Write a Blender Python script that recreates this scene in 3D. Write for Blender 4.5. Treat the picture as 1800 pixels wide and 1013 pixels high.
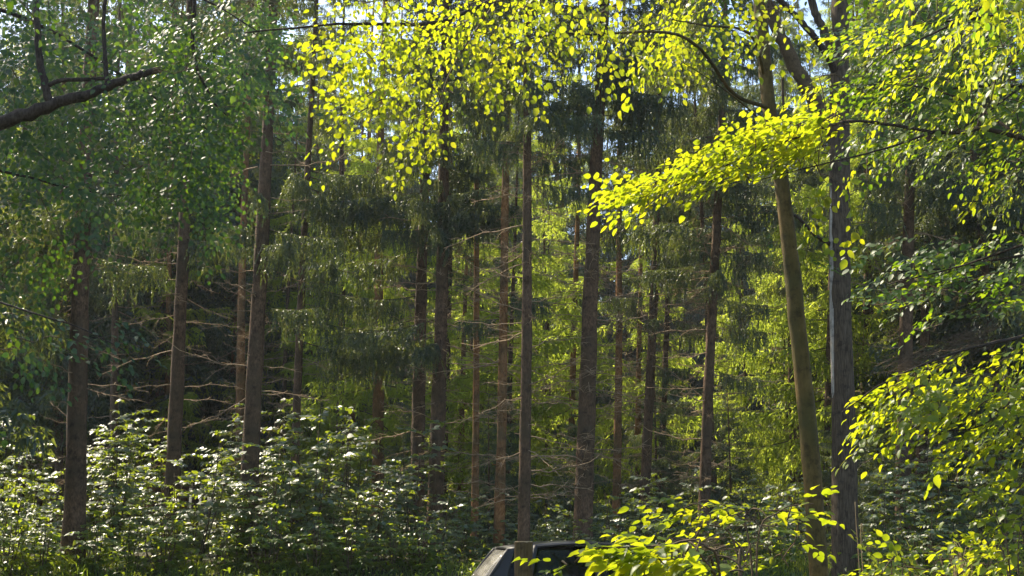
import bpy, math, random
import numpy as np
from mathutils import Vector, Matrix, Quaternion, noise as mnoise

for o in list(bpy.data.objects):
    bpy.data.objects.remove(o)
S = bpy.context.scene
COL = S.collection
rng = np.random.default_rng(7)
random.seed(7)
R = math.radians

# ------------------------------------------------------------------ camera, sky, sun, exposure
EYE = 1.7
PITCH = R(10.7)
FPX = 2250.0
cam_d = bpy.data.cameras.new('camera')
cam = bpy.data.objects.new('camera', cam_d)
COL.objects.link(cam)
cam.location = (0, 0, EYE)
cam.rotation_euler = (R(90) + PITCH, 0, 0)
cam_d.sensor_width = 36
cam_d.lens = 45
cam_d.clip_start = 0.1
cam_d.clip_end = 3000
S.camera = cam

HAZE = 0.00035
S.cycles.volume_bounces = 0
S.cycles.volume_step_rate = 1
SUN_EL, SUN_AZ = R(46), R(-46)          # azimuth from +Y, negative = to the left
w = bpy.data.worlds.new('World')
S.world = w
w.use_nodes = True
nt = w.node_tree
bg = nt.nodes['Background']
sky = nt.nodes.new('ShaderNodeTexSky')
sky.sky_type = 'NISHITA'
sky.sun_disc = False
sky.sun_elevation = SUN_EL
sky.sun_rotation = SUN_AZ
sky.air_density = 1.0
sky.dust_density = 1.2
sky.ozone_density = 0.8
nt.links.new(sky.outputs[0], bg.inputs[0])
bg.inputs[1].default_value = 0.15

sl = bpy.data.lights.new('sun', 'SUN')
sl.energy = 5.0
sl.angle = R(0.53)
sl.color = (1.0, 0.88, 0.68)
so = bpy.data.objects.new('sun', sl)
COL.objects.link(so)
to_sun = Vector((math.sin(SUN_AZ) * math.cos(SUN_EL), math.cos(SUN_AZ) * math.cos(SUN_EL), math.sin(SUN_EL)))
so.rotation_euler = to_sun.to_track_quat('Z', 'Y').to_euler()
so.location = to_sun * 80

S.view_settings.view_transform = 'Standard'
S.view_settings.look = 'None'
S.view_settings.exposure = 1.2
S.view_settings.gamma = 1.0
S.view_settings.use_curve_mapping = False
S.render.engine = 'CYCLES'
S.cycles.max_bounces = 8
S.cycles.diffuse_bounces = 5
S.cycles.glossy_bounces = 2
S.cycles.transmission_bounces = 6
S.cycles.transparent_max_bounces = 8
S.cycles.sample_clamp_indirect = 6.0
S.cycles.caustics_reflective = False
S.cycles.caustics_refractive = False

FWD = np.array([0, math.cos(PITCH), math.sin(PITCH)])
UPV = np.array([0, -math.sin(PITCH), math.cos(PITCH)])
RT = np.array([1.0, 0, 0])


def P(px, py, d):
    """photo pixel (1800 wide) at forward distance d (metres along +Y) -> world point"""
    v = RT * ((px - 900) / FPX) + UPV * ((506.5 - py) / FPX) + FWD
    return np.array([0, 0, EYE]) + v * (d / v[1])


def to_px(p):
    q = np.asarray(p) - np.array([0, 0, EYE])
    f = q @ FWD
    return 900 + FPX * (q @ RT) / f, 506.5 - FPX * (q @ UPV) / f, f


# ------------------------------------------------------------------ materials
def mat(name):
    m = bpy.data.materials.new(name)
    m.use_nodes = True
    m.node_tree.nodes.clear()
    return m, m.node_tree.nodes, m.node_tree.links


def ramp(n, stops):
    r = n.new('ShaderNodeValToRGB')
    e = r.color_ramp.elements
    while len(e) < len(stops):
        e.new(0.5)
    for k, (p, c) in enumerate(stops):
        e[k].position = p
        e[k].color = (*c, 1)
    return r


def leaf_mat(name, cols, trans, fac=0.5, rough=0.4, spec=0.5, nscale=6.0):
    m, n, l = mat(name)
    geo = n.new('ShaderNodeNewGeometry')
    no = n.new('ShaderNodeTexNoise')
    no.inputs['Scale'].default_value = nscale
    no.inputs['Detail'].default_value = 2
    l.new(geo.outputs['Position'], no.inputs['Vector'])
    r1 = ramp(n, [(0.3, cols[0]), (0.7, cols[1])])
    l.new(no.outputs[0], r1.inputs[0])
    r2 = ramp(n, [(0.26, tuple(c * .55 for c in trans[0])), (0.42, trans[0]), (0.7, trans[1])])
    l.new(no.outputs[0], r2.inputs[0])
    b = n.new('ShaderNodeBsdfPrincipled')
    b.inputs['Roughness'].default_value = rough
    b.inputs['Specular IOR Level'].default_value = spec
    l.new(r1.outputs[0], b.inputs['Base Color'])
    t = n.new('ShaderNodeBsdfTranslucent')
    l.new(r2.outputs[0], t.inputs['Color'])
    mx = n.new('ShaderNodeMixShader')
    mx.inputs[0].default_value = fac
    l.new(b.outputs[0], mx.inputs[1])
    l.new(t.outputs[0], mx.inputs[2])
    o = n.new('ShaderNodeOutputMaterial')
    l.new(mx.outputs[0], o.inputs[0])
    return m


def bark_mat(name, stops, scale=(9, 9, 2.2), bump=0.6, moss=None, rough=0.9, coord='Object', fine=40.0):
    m, n, l = mat(name)
    tc = n.new('ShaderNodeTexCoord')
    mp = n.new('ShaderNodeMapping')
    mp.inputs['Scale'].default_value = scale
    l.new(tc.outputs[coord], mp.inputs[0])
    no = n.new('ShaderNodeTexNoise')
    no.inputs['Scale'].default_value = 2.0
    no.inputs['Detail'].default_value = 7
    no.inputs['Roughness'].default_value = 0.68
    l.new(mp.outputs[0], no.inputs['Vector'])
    vo = n.new('ShaderNodeTexVoronoi')
    vo.inputs['Scale'].default_value = 3.2
    l.new(mp.outputs[0], vo.inputs['Vector'])
    mul = n.new('ShaderNodeMath')
    mul.operation = 'MULTIPLY_ADD'
    mul.inputs[1].default_value = 0.35
    l.new(vo.outputs['Distance'], mul.inputs[0])
    l.new(no.outputs[0], mul.inputs[2])
    r = ramp(n, stops)
    l.new(mul.outputs[0], r.inputs[0])
    col = r.outputs[0]
    if moss:
        n2 = n.new('ShaderNodeTexNoise')
        n2.inputs['Scale'].default_value = 1.3
        n2.inputs['Detail'].default_value = 5
        l.new(tc.outputs[coord], n2.inputs['Vector'])
        r2 = ramp(n, [(0.42, (0, 0, 0)), (0.62, (1, 1, 1))])
        l.new(n2.outputs[0], r2.inputs[0])
        mx = n.new('ShaderNodeMix')
        mx.data_type = 'RGBA'
        l.new(r2.outputs[0], mx.inputs[0])
        l.new(col, mx.inputs[6])
        mx.inputs[7].default_value = (*moss, 1)
        col = mx.outputs[2]
    n3 = n.new('ShaderNodeTexNoise')        # dark stains and pale lichen flecks
    n3.inputs['Scale'].default_value = 5.5
    n3.inputs['Detail'].default_value = 8
    n3.inputs['Roughness'].default_value = 0.75
    l.new(tc.outputs[coord], n3.inputs['Vector'])
    r3 = ramp(n, [(0.36, (0.45, 0.45, 0.45)), (0.5, (1, 1, 1)), (0.63, (1, 1, 1)), (0.70, (1.9, 1.95, 1.8))])
    l.new(n3.outputs[0], r3.inputs[0])
    mz = n.new('ShaderNodeMix')
    mz.data_type = 'RGBA'
    mz.blend_type = 'MULTIPLY'
    mz.inputs[0].default_value = 1.0
    l.new(col, mz.inputs[6])
    l.new(r3.outputs[0], mz.inputs[7])
    col = mz.outputs[2]
    b = n.new('ShaderNodeBsdfPrincipled')
    b.inputs['Roughness'].default_value = rough
    b.inputs['Specular IOR Level'].default_value = 0.2
    l.new(col, b.inputs['Base Color'])
    bp = n.new('ShaderNodeBump')
    bp.inputs['Strength'].default_value = bump
    bp.inputs['Distance'].default_value = 0.02
    l.new(mul.outputs[0], bp.inputs['Height'])
    l.new(bp.outputs[0], b.inputs['Normal'])
    o = n.new('ShaderNodeOutputMaterial')
    l.new(b.outputs[0], o.inputs[0])
    return m


def plain(name, col, rough=0.5, metal=0.0, spec=0.5, coat=0.0, nz=0.0):
    m, n, l = mat(name)
    b = n.new('ShaderNodeBsdfPrincipled')
    b.inputs['Base Color'].default_value = (*col, 1)
    b.inputs['Roughness'].default_value = rough
    b.inputs['Metallic'].default_value = metal
    b.inputs['Specular IOR Level'].default_value = spec
    b.inputs['Coat Weight'].default_value = coat
    b.inputs['Coat Roughness'].default_value = 0.06
    if nz:
        tc = n.new('ShaderNodeTexCoord')
        no = n.new('ShaderNodeTexNoise')
        no.inputs['Scale'].default_value = 7
        no.inputs['Detail'].default_value = 6
        l.new(tc.outputs['Object'], no.inputs['Vector'])
        mr = n.new('ShaderNodeMapRange')
        mr.inputs[3].default_value = rough
        mr.inputs[4].default_value = rough + nz
        l.new(no.outputs[0], mr.inputs[0])
        l.new(mr.outputs[0], b.inputs['Roughness'])
    o = n.new('ShaderNodeOutputMaterial')
    l.new(b.outputs[0], o.inputs[0])
    return m


def glass_mat(name):
    m, n, l = mat(name)
    tr = n.new('ShaderNodeBsdfTransparent')
    tr.inputs[0].default_value = (0.5, 0.56, 0.5, 1)
    gl = n.new('ShaderNodeBsdfGlossy')
    gl.inputs['Roughness'].default_value = 0.03
    gl.inputs[0].default_value = (0.9, 0.9, 0.9, 1)
    fr = n.new('ShaderNodeFresnel')
    fr.inputs[0].default_value = 1.28
    mx = n.new('ShaderNodeMixShader')
    l.new(fr.outputs[0], mx.inputs[0])
    l.new(tr.outputs[0], mx.inputs[1])
    l.new(gl.outputs[0], mx.inputs[2])
    o = n.new('ShaderNodeOutputMaterial')
    l.new(mx.outputs[0], o.inputs[0])
    return m


M = {}
M['needle'] = leaf_mat('spruce_needles', [(0.036, 0.068, 0.060), (0.060, 0.096, 0.068)], [(0.20, 0.26, 0.03), (0.36, 0.40, 0.04)], 0.36, 0.42, 0.45, 3.0)
M['needle_sunlit'] = leaf_mat('sunlit_needles', [(0.055, 0.09, 0.03), (0.09, 0.12, 0.03)], [(0.50, 0.62, 0.06), (0.70, 0.76, 0.08)], 0.68, 0.45, 0.4, 2.0)  # brighter copy of the spruce needles; backlight put into the colour
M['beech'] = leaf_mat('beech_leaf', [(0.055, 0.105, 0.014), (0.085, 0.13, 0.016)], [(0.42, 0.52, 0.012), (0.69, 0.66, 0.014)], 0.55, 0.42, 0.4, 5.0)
M['deep'] = leaf_mat('shaded_green_leaf', [(0.026, 0.062, 0.020), (0.042, 0.085, 0.024)], [(0.07, 0.17, 0.010), (0.24, 0.36, 0.012)], 0.45, 0.48, 0.5, 8.0)  # darkened leaf; shade of the left canopy put into its colour
M['shaded_beech'] = leaf_mat('shaded_beech_leaf', [(0.036, 0.080, 0.022), (0.055, 0.105, 0.026)], [(0.20, 0.36, 0.012), (0.44, 0.52, 0.012)], 0.5, 0.46, 0.45, 7.0)  # darker beech leaf; upper-right shade put into the colour
M['shrub'] = leaf_mat('shrub_leaf', [(0.050, 0.085, 0.048), (0.075, 0.115, 0.055)], [(0.36, 0.48, 0.02), (0.58, 0.62, 0.02)], 0.36, 0.46, 1.0, 7.0)
M['herb'] = leaf_mat('herb_leaf', [(0.05, 0.10, 0.025), (0.08, 0.13, 0.03)], [(0.34, 0.46, 0.02), (0.55, 0.58, 0.02)], 0.5, 0.36, 0.6, 3.0)
M['grass'] = leaf_mat('grass_blade', [(0.045, 0.10, 0.02), (0.09, 0.13, 0.03)], [(0.30, 0.42, 0.02), (0.50, 0.54, 0.03)], 0.5, 0.45, 0.4, 2.0)
M['dry'] = leaf_mat('dry_stalk', [(0.30, 0.22, 0.12), (0.36, 0.28, 0.17)], [(0.4, 0.3, 0.12), (0.45, 0.35, 0.15)], 0.3, 0.7, 0.2, 8.0)
M['spruce_bark'] = bark_mat('spruce_bark', [(0.35, (0.034, 0.020, 0.012)), (0.6, (0.105, 0.062, 0.035)), (0.85, (0.18, 0.112, 0.066))], (10, 10, 5), 0.8, moss=(0.078, 0.055, 0.032))
M['red_bark'] = bark_mat('reddish_sunlit_bark', [(0.35, (0.08, 0.036, 0.014)), (0.6, (0.26, 0.115, 0.042)), (0.85, (0.38, 0.20, 0.085))], (10, 10, 5), 0.8, moss=(0.13, 0.09, 0.045))  # reddish bark made brighter; warm sun on the stems put into its colour
M['beech_bark'] = bark_mat('olive_beech_bark', [(0.3, (0.045, 0.028, 0.008)), (0.6, (0.105, 0.066, 0.017)), (0.9, (0.16, 0.108, 0.035))], (10, 10, 3), 0.35, moss=(0.058, 0.050, 0.013), rough=0.75)
M['grey_bark'] = bark_mat('furrowed_grey_bark', [(0.35, (0.020, 0.014, 0.009)), (0.6, (0.066, 0.048, 0.030)), (0.85, (0.12, 0.092, 0.062))], (16, 16, 1.6), 0.9)
M['branch_bark'] = bark_mat('dark_branch_bark', [(0.3, (0.016, 0.012, 0.009)), (0.6, (0.036, 0.027, 0.020)), (0.9, (0.07, 0.054, 0.042))], (14, 14, 6), 0.6, coord='Object')
M['twig'] = bark_mat('pale_dead_twig', [(0.3, (0.17, 0.11, 0.06)), (0.6, (0.31, 0.215, 0.125)), (0.9, (0.43, 0.32, 0.20))], (12, 12, 12), 0.3)
M['twig_dark'] = bark_mat('brown_twig', [(0.3, (0.05, 0.035, 0.02)), (0.8, (0.12, 0.085, 0.05))], (12, 12, 12), 0.2)
M['wood'] = bark_mat('weathered_post_wood', [(0.3, (0.045, 0.027, 0.011)), (0.6, (0.10, 0.064, 0.028)), (0.9, (0.16, 0.11, 0.05))], (22, 22, 1.3), 0.6, moss=(0.085, 0.06, 0.022))
M['cut'] = bark_mat('cut_wood_end', [(0.3, (0.2, 0.14, 0.07)), (0.8, (0.36, 0.27, 0.15))], (20, 20, 20), 0.3)
M['soil'] = bark_mat('forest_soil', [(0.3, (0.03, 0.024, 0.016)), (0.6, (0.065, 0.052, 0.03)), (0.9, (0.08, 0.07, 0.035))], (1.5, 1.5, 1.5), 0.8, moss=(0.03, 0.05, 0.014))


# ------------------------------------------------------------------ mesh helpers
class MB:
    def __init__(self):
        self.V, self.F, self.I, self.n = [], [], [], 0

    def add(self, V, F, mi=0):
        V = np.asarray(V, dtype=np.float32).reshape(-1, 3)
        F = np.asarray(F, dtype=np.int32).reshape(-1, 3)
        self.V.append(V)
        self.F.append(F + self.n)
        self.I.append(np.full(len(F), mi, dtype=np.int32))
        self.n += len(V)

    def arrays(self):
        return np.concatenate(self.V), np.concatenate(self.F), np.concatenate(self.I)

    def mesh(self, name, mats, smooth=False):
        V, F, I = self.arrays()
        me = bpy.data.meshes.new(name)
        me.vertices.add(len(V))
        me.vertices.foreach_set('co', V.ravel())
        me.loops.add(len(F) * 3)
        me.loops.foreach_set('vertex_index', F.ravel())
        me.polygons.add(len(F))
        me.polygons.foreach_set('loop_start', np.arange(0, len(F) * 3, 3, dtype=np.int32))
        me.polygons.foreach_set('loop_total', np.full(len(F), 3, dtype=np.int32))
        me.polygons.foreach_set('material_index', I)
        if smooth:
            me.polygons.foreach_set('use_smooth', np.ones(len(F), dtype=bool))
        for m_ in mats:
            me.materials.append(m_)
        me.update(calc_edges=True)
        return me


def link(name, me, parent=None, kind=None):
    o = bpy.data.objects.new(name, me)
    COL.objects.link(o)
    if parent:
        o.parent = parent
    if kind:
        o['kind'] = kind
    return o


def tag(o, label, cat, group=None):
    o['label'] = label
    o['category'] = cat
    if group:
        o['group'] = group
    return o


def thing(name, label, cat, loc=(0, 0, 0), group=None):
    o = bpy.data.objects.new(name, None)
    COL.objects.link(o)
    o.location = loc
    o.empty_display_size = 0.3
    return tag(o, label, cat, group)


def nrm(a):
    a = np.asarray(a, dtype=float)
    return a / np.maximum(np.linalg.norm(a, axis=-1, keepdims=True), 1e-9)


def spline(pts, n):
    pts = np.asarray(pts, dtype=float)
    if len(pts) == 2:
        t = np.linspace(0, 1, n)[:, None]
        return pts[0] * (1 - t) + pts[1] * t
    p = np.vstack([2 * pts[0] - pts[1], pts, 2 * pts[-1] - pts[-2]])
    out = []
    for u in np.linspace(0, len(pts) - 1 - 1e-6, n):
        i = int(u)
        t = u - i
        a, b, c, d = p[i], p[i + 1], p[i + 2], p[i + 3]
        out.append(0.5 * (2 * b + (c - a) * t + (2 * a - 5 * b + 4 * c - d) * t * t + (3 * b - a - 3 * c + d) * t ** 3))
    return np.array(out)


def tube(pts, rad, sides=6, cap=True):
    pts = np.asarray(pts, dtype=float)
    rad = np.broadcast_to(np.asarray(rad, dtype=float), (len(pts),))
    T = nrm(np.gradient(pts, axis=0))
    ref = np.array([0.31, 0.95, 0.05]) if abs(T[:, 2]).mean() > 0.6 else np.array([0.05, 0.1, 0.99])
    A = nrm(np.cross(T, ref))
    B = np.cross(T, A)
    th = np.linspace(0, 2 * np.pi, sides, endpoint=False)
    V = pts[:, None] + rad[:, None, None] * (A[:, None] * np.cos(th)[None, :, None] + B[:, None] * np.sin(th)[None, :, None])
    n = len(pts)
    i, j = np.meshgrid(np.arange(n - 1), np.arange(sides), indexing='ij')
    a = (i * sides + j).ravel()
    b = (i * sides + (j + 1) % sides).ravel()
    F = np.vstack([np.stack([a, b, b + sides], 1), np.stack([a, b + sides, a + sides], 1)])
    V = V.reshape(-1, 3)
    if cap:
        V = np.vstack([V, pts[-1:]])
        k = (n - 1) * sides
        jj = np.arange(sides)
        F = np.vstack([F, np.stack([k + jj, k + (jj + 1) % sides, np.full(sides, n * sides)], 1)])
    return V, F


def blades(A, D, L, W, r):
    n = len(A)
    side = nrm(np.cross(D, r.normal(size=(n, 3))))
    V = np.stack([A - side * (W / 2)[:, None], A + side * (W / 2)[:, None], A + D * L[:, None]], 1).reshape(-1, 3)
    return V, np.arange(n * 3).reshape(-1, 3)


# leaf outlines: (x along, y across, z) and tris
def leaf_shape(prof, fold=0.12, droop=0.12, wave=0.0):
    """prof: list of (x, half width); midrib + two sides"""
    V = [(0, 0, 0)]
    xs = [p for p in prof]
    zf = lambda x: -droop * x * x
    mid, lf, rt = [0], [], []
    for k, (x, h) in enumerate(xs):
        V.append((x, 0, zf(x)))
        mid.append(len(V) - 1)
        wz = wave * (1 if k % 2 else -1)
        V.append((x - 0.04, h, zf(x) + fold * h + wz))
        lf.append(len(V) - 1)
        V.append((x - 0.04, -h, zf(x) + fold * h - wz))
        rt.append(len(V) - 1)
    V.append((1, 0, zf(1)))
    tip = len(V) - 1
    F = []
    for sgn, sd in ((1, lf), (-1, rt)):
        def add(a, b, c):
            F.append((a, b, c) if sgn < 0 else (a, c, b))
        add(0, sd[0], mid[1])
        for k in range(len(xs) - 1):
            add(mid[k + 1], sd[k], sd[k + 1])
            add(mid[k + 1], sd[k + 1], mid[k + 2])
        add(mid[-1], sd[-1], tip)
    return np.array(V, dtype=float), np.array(F)


BEECH_FINE = leaf_shape([(0.12, 0.17), (0.32, 0.30), (0.54, 0.32), (0.76, 0.21), (0.9, 0.09)], 0.18, 0.14, 0.012)
BEECH = leaf_shape([(0.22, 0.30), (0.58, 0.35), (0.85, 0.19)], 0.16, 0.10)
BROAD = leaf_shape([(0.22, 0.36), (0.55, 0.36)], 0.12, 0.22)
HERB = leaf_shape([(0.38, 0.30)], 0.2, 0.3)


def leaves_mesh(mb, shape, Pn, X, N, Sz, mi=0):
    V0, F0 = shape
    Pn, X, N, Sz = (np.asarray(a, dtype=float) for a in (Pn, X, N, Sz))
    X = nrm(X)
    Y = nrm(np.cross(N, X))
    Z = np.cross(X, Y) * rng.uniform(.2, 2.4, len(Pn))[:, None]
    Y = Y * rng.uniform(.78, 1.1, len(Pn))[:, None]
    V = Pn[:, None] + Sz[:, None, None] * (V0[None, :, 0:1] * X[:, None] + V0[None, :, 1:2] * Y[:, None] + V0[None, :, 2:3] * Z[:, None])
    n = len(Pn)
    F = F0[None] + (np.arange(n) * len(V0))[:, None, None]
    mb.add(V.reshape(-1, 3), F.reshape(-1, 3), mi)


# ------------------------------------------------------------------ ground
def sstep(a, b, x):
    t = np.clip((x - a) / (b - a), 0, 1)
    return t * t * (3 - 2 * t)


def gz(x, y):
    x = np.asarray(x, dtype=float)
    y = np.asarray(y, dtype=float)
    z = 1.0 * sstep(21.8, 25.0, y) + 0.03 * np.clip(y - 25, 0, 95) + 0.16 * np.clip(y - 120, 0, 180)
    z = z + 0.06 * np.sin(x * 0.9 + 0.4 * y) * sstep(24, 27, y) + 0.10 * np.sin(x * 0.31 - y * 0.23) * sstep(25, 32, y)
    return z


xs = np.concatenate([[-300, -180, -120, -70], np.linspace(-40, 40, 120), [70, 120, 180, 300]])
ys = np.concatenate([[-200, -120, -60, -20], np.linspace(-5, 60, 110), np.linspace(62, 120, 25), np.linspace(130, 320, 16)])
gx, gy = np.meshgrid(xs, ys)
V = np.stack([gx, gy, gz(gx, gy)], -1).reshape(-1, 3)
nx = len(xs)
i, j = np.meshgrid(np.arange(len(ys) - 1), np.arange(nx - 1), indexing='ij')
a = (i * nx + j).ravel()
mb = MB()
mb.add(V, np.vstack([np.stack([a, a + 1, a + nx + 1], 1), np.stack([a, a + nx + 1, a + nx], 1)]))
link('ground', mb.mesh('ground', [M['soil']], True), kind='structure')


m, n, l = mat('thin_forest_haze')
pv = n.new('ShaderNodeVolumePrincipled')
pv.inputs['Color'].default_value = (0.86, 0.90, 0.95, 1)
pv.inputs['Density'].default_value = HAZE
pv.inputs['Anisotropy'].default_value = 0.3
o = n.new('ShaderNodeOutputMaterial')
l.new(pv.outputs[0], o.inputs['Volume'])
hb = MB()
hb.add([(x, y, z) for z in (-1.2, 50) for y in (-205, 325) for x in (-305, 305)],
       [(0, 2, 1), (1, 2, 3), (4, 5, 6), (5, 7, 6), (0, 1, 4), (1, 5, 4), (2, 6, 3), (3, 6, 7), (0, 4, 2), (2, 4, 6), (1, 3, 5), (3, 7, 5)])
hz_o = link('haze', hb.mesh('haze', [m]), kind='stuff')
tag(hz_o, 'thin pale haze hanging in the forest air', 'haze')


# ------------------------------------------------------------------ spruce templates
def spruce_branch(r, L=2.2, fine=True, hang=1.0):
    """one live bough along +X from the trunk, z up, with drooping sprays of needles"""
    mb = MB()
    ns = 9
    s = np.linspace(0, 1, ns)
    wob = r.normal(size=2) * 0.06 * L
    ax = np.stack([L * s, wob[0] * np.sin(s * 3), L * (-0.30 * s + 0.16 * s * s)], 1)
    mb.add(*tube(ax, 0.016 * L / 2.2 * (1 - 0.85 * s) + 0.003, 3), 1)
    step = 0.07 if fine else 0.13
    bl, bw, bs = (0.075, 0.024, 0.032) if fine else (0.16, 0.050, 0.075)
    A, D = [], []
    for x in np.arange(0.16 * L, L, step):
        t = x / L
        base = np.array([np.interp(t, s, ax[:, k]) for k in range(3)])
        for sd in (-1, 1):
            if r.random() < 0.12:
                continue
            ln = (L * 0.30 * (1 - 0.72 * t) + 0.10) * r.uniform(0.55, 1.1)
            d = nrm(np.array([0.75 + r.normal() * .12, sd * (0.7 + r.normal() * .15), -0.2 + r.normal() * .15]))
            n = max(3, int(ln / bs))
            tt = np.linspace(0.05, 1, n)[:, None]
            h = hang * r.uniform(0.25, 0.8)
            pts = base + d * ln * tt + np.array([0, 0, -1.0]) * (h * ln * tt ** 2)
            tan = nrm(np.gradient(pts, axis=0))
            lat = nrm(np.cross(tan, [0, 0, 1.0]))
            for q in (-1, 1):
                A.append(pts)
                D.append(nrm(tan * 0.8 + lat * q * 0.55 + r.normal(size=pts.shape) * 0.22 + np.array([0, 0, -0.12])))
            if True:
                for k in range(3 if fine else 2):
                    i0 = r.integers(0, n)
                    hl = r.uniform(0.12, 0.42) * (1.2 - 0.6 * t) * hang
                    m_ = max(2, int(hl / bs))
                    t2 = np.linspace(0, 1, m_)[:, None]
                    dd = nrm(np.array([r.normal() * .22, r.normal() * .22, -1]))
                    p2 = pts[i0] + dd * hl * t2
                    for q in (-1, 1):
                        A.append(p2)
                        D.append(nrm(dd + r.normal(size=p2.shape) * 0.38))
    A = np.concatenate(A)
    D = np.concatenate(D)
    n = len(A)
    mb.add(*blades(A, D, bl * r.uniform(0.7, 1.25, n), bw * r.uniform(0.8, 1.3, n), r), 0)
    return mb.arrays()


def dead_branch(r, L=1.3, sides=4):
    mb = MB()
    s = np.linspace(0, 1, 7)
    c = r.uniform(-0.4, 0.4)
    ax = np.stack([L * s, 0.10 * L * r.normal() * s ** 2, L * (r.uniform(-0.25, 0.18) * s + c * s * s)], 1)
    ax[1:-1] += r.normal(size=(5, 3)) * 0.016 * L
    mb.add(*tube(ax, 0.0095 * (1 - 0.75 * s) + 0.0024, sides))
    for k in range(r.integers(9, 17)):
        t = r.uniform(0.15, 0.97)
        b = np.array([np.interp(t, s, ax[:, q]) for q in range(3)])
        d = nrm(np.array([0.7, r.choice([-1, 1]) * r.uniform(.3, 1), r.normal() * .4]))
        l2 = L * r.uniform(0.12, 0.38) * (1.1 - t * .6)
        p2 = np.stack([b, b + d * l2 * .5 + r.normal(size=3) * .02, b + d * l2 + np.array([0, 0, -0.1 * l2])])
        mb.add(*tube(p2, [0.006, 0.0042, 0.002], 3))
    return mb.arrays()


def xform(V, s, az, pitch, loc):
    ca, sa, cp, sp = math.cos(az), math.sin(az), math.cos(pitch), math.sin(pitch)
    Rm = np.array([[ca, -sa, 0], [sa, ca, 0], [0, 0, 1]]) @ np.array([[cp, 0, -sp], [0, 1, 0], [sp, 0, cp]])
    return (V * s) @ Rm.T + loc


BR_FINE = [spruce_branch(rng, 2.2, True, 1.0) for _ in range(3)]
BR_HANG = [spruce_branch(rng, 1.9, True, 1.7) for _ in range(2)]
BR_MED = [spruce_branch(rng, 2.2, False, 1.2) for _ in range(4)]
DEAD = [dead_branch(rng) for _ in range(9)]


def crown(name, r, z0, z1, n, maxlen, brs, needle, prof, dead=0, deadz=(1.5, 7), ref=2.2):
    mb = MB()
    for k in range(n):
        t = (k + r.random()) / n
        z = z0 + (z1 - z0) * t
        ln = maxlen * prof(t) * r.uniform(0.65, 1.15)
        V, F, I = brs[r.integers(len(brs))]
        az = k * 2.399 + r.normal() * 0.5
        Vt = xform(V, ln / ref, az, r.normal() * 0.12 + 0.25 * t, np.array([0, 0, z]))
        mb.add(Vt, F[I == 0], 0)
        mb.add(Vt[np.unique(F[I == 1])], F[I == 1], 1) if False else None
        Fi = F[I == 1]
        nv = Fi.max() + 1
        mb.add(Vt[:nv], Fi, 1)
    for k in range(dead):
        V, F, I = DEAD[r.integers(len(DEAD))]
        mb.add(xform(V, r.uniform(.5, 1.2), r.uniform(0, 6.28), r.normal() * .15, np.array([0, 0, r.uniform(*deadz)])), F, 2)
    return mb.mesh(name, [needle, M['twig_dark'], M['twig']])


def prof_top(t):
    return 0.55 + 0.5 * math.sin(min(1, t * 1.6) * 1.57) - 0.95 * max(0, t - 0.35) / 0.65


def prof_full(t):
    return 1.0 - 0.9 * t if t > 0.15 else 0.7 + 2 * t * 1.0


CROWN_SPARSE = [crown('sparse_spruce_crown', rng, 7.8 + k * .7, 21, 60, 2.5, BR_FINE + BR_HANG, M['needle'], prof_top, 26, (1.5, 8)) for k in range(3)]
CROWN_THIN = [crown('thin_spruce_crown', rng, 9.5 + k, 21, 34, 2.0, BR_FINE + BR_HANG, M['needle'], prof_top, 10, (1.5, 9)) for k in range(2)]
CROWN_FULL = [crown('full_spruce_crown', rng, 2.5 + k, 22, 150, 3.2, BR_MED, M['needle'], prof_full, 40, (1, 7)) for k in range(2)]
CROWN_LIGHT = [crown('sunlit_spruce_crown', rng, 1.5 + k * .6, 19, 64, 2.8, BR_MED, M['needle_sunlit'], prof_full, 36, (1, 6)) for k in range(2)]
CROWN_YOUNG = [crown('young_spruce_crown', rng, 0.3, 6.4, 75, 1.8, BR_MED, M['needle'], lambda t: 1.02 - .95 * t) for k in range(2)]


def trunk_mesh(name, r, H, r0, m_, lean_noise=0.05, sides=12, knots=24):
    n = 48
    s = np.linspace(0, 1, n)
    pts = np.zeros((n, 3))
    pts[:, 2] = H * s - 0.3
    ph = r.uniform(0, 6, 4)
    pts[:, 0] = lean_noise * (np.sin(s * 7 + ph[0]) - math.sin(ph[0])) * s * 2
    pts[:, 1] = lean_noise * (np.sin(s * 5 + ph[1]) - math.sin(ph[1])) * s * 2
    rad = r0 * (1 - 0.9 * s ** 1.15) + 0.55 * r0 * np.exp(-s * H / 0.45)
    mb = MB()
    V, F = tube(pts, rad, sides)
    jit = 1 + 0.05 * r.normal(size=len(V))
    V[:-1] = pts.repeat(sides, 0) + (V[:-1] - pts.repeat(sides, 0)) * jit[:-1, None]
    mb.add(V, F)
    for k in range(knots):      # broken branch stubs round the stem
        z = r.uniform(0.8, min(H * .7, 13))
        az = r.uniform(0, 6.28)
        rr = np.interp(z, pts[:, 2], rad)
        c = np.array([np.interp(z, pts[:, 2], pts[:, 0]), np.interp(z, pts[:, 2], pts[:, 1]), z])
        d = np.array([math.cos(az), math.sin(az), r.uniform(-.2, .3)])
        mb.add(*tube(np.stack([c + d * rr * .7, c + d * (rr + r.uniform(.02, .10))]), [0.016, 0.010], 5))
    return mb.mesh(name, [m_], True)


DEAD_ME, BOUGH_ME = [], []
for k, (V, F, I) in enumerate(DEAD):
    q = MB(); q.add(V, F)
    DEAD_ME.append(q.mesh('dead_branch', [M['twig']]))
for (V, F, I) in BR_FINE + BR_HANG:
    q = MB()
    q.add(V, F[I == 0], 0)
    Fi = F[I == 1]
    q.add(V[:Fi.max() + 1], Fi, 1)
    BOUGH_ME.append(q.mesh('bough', [M['needle'], M['twig_dark']]))


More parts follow.
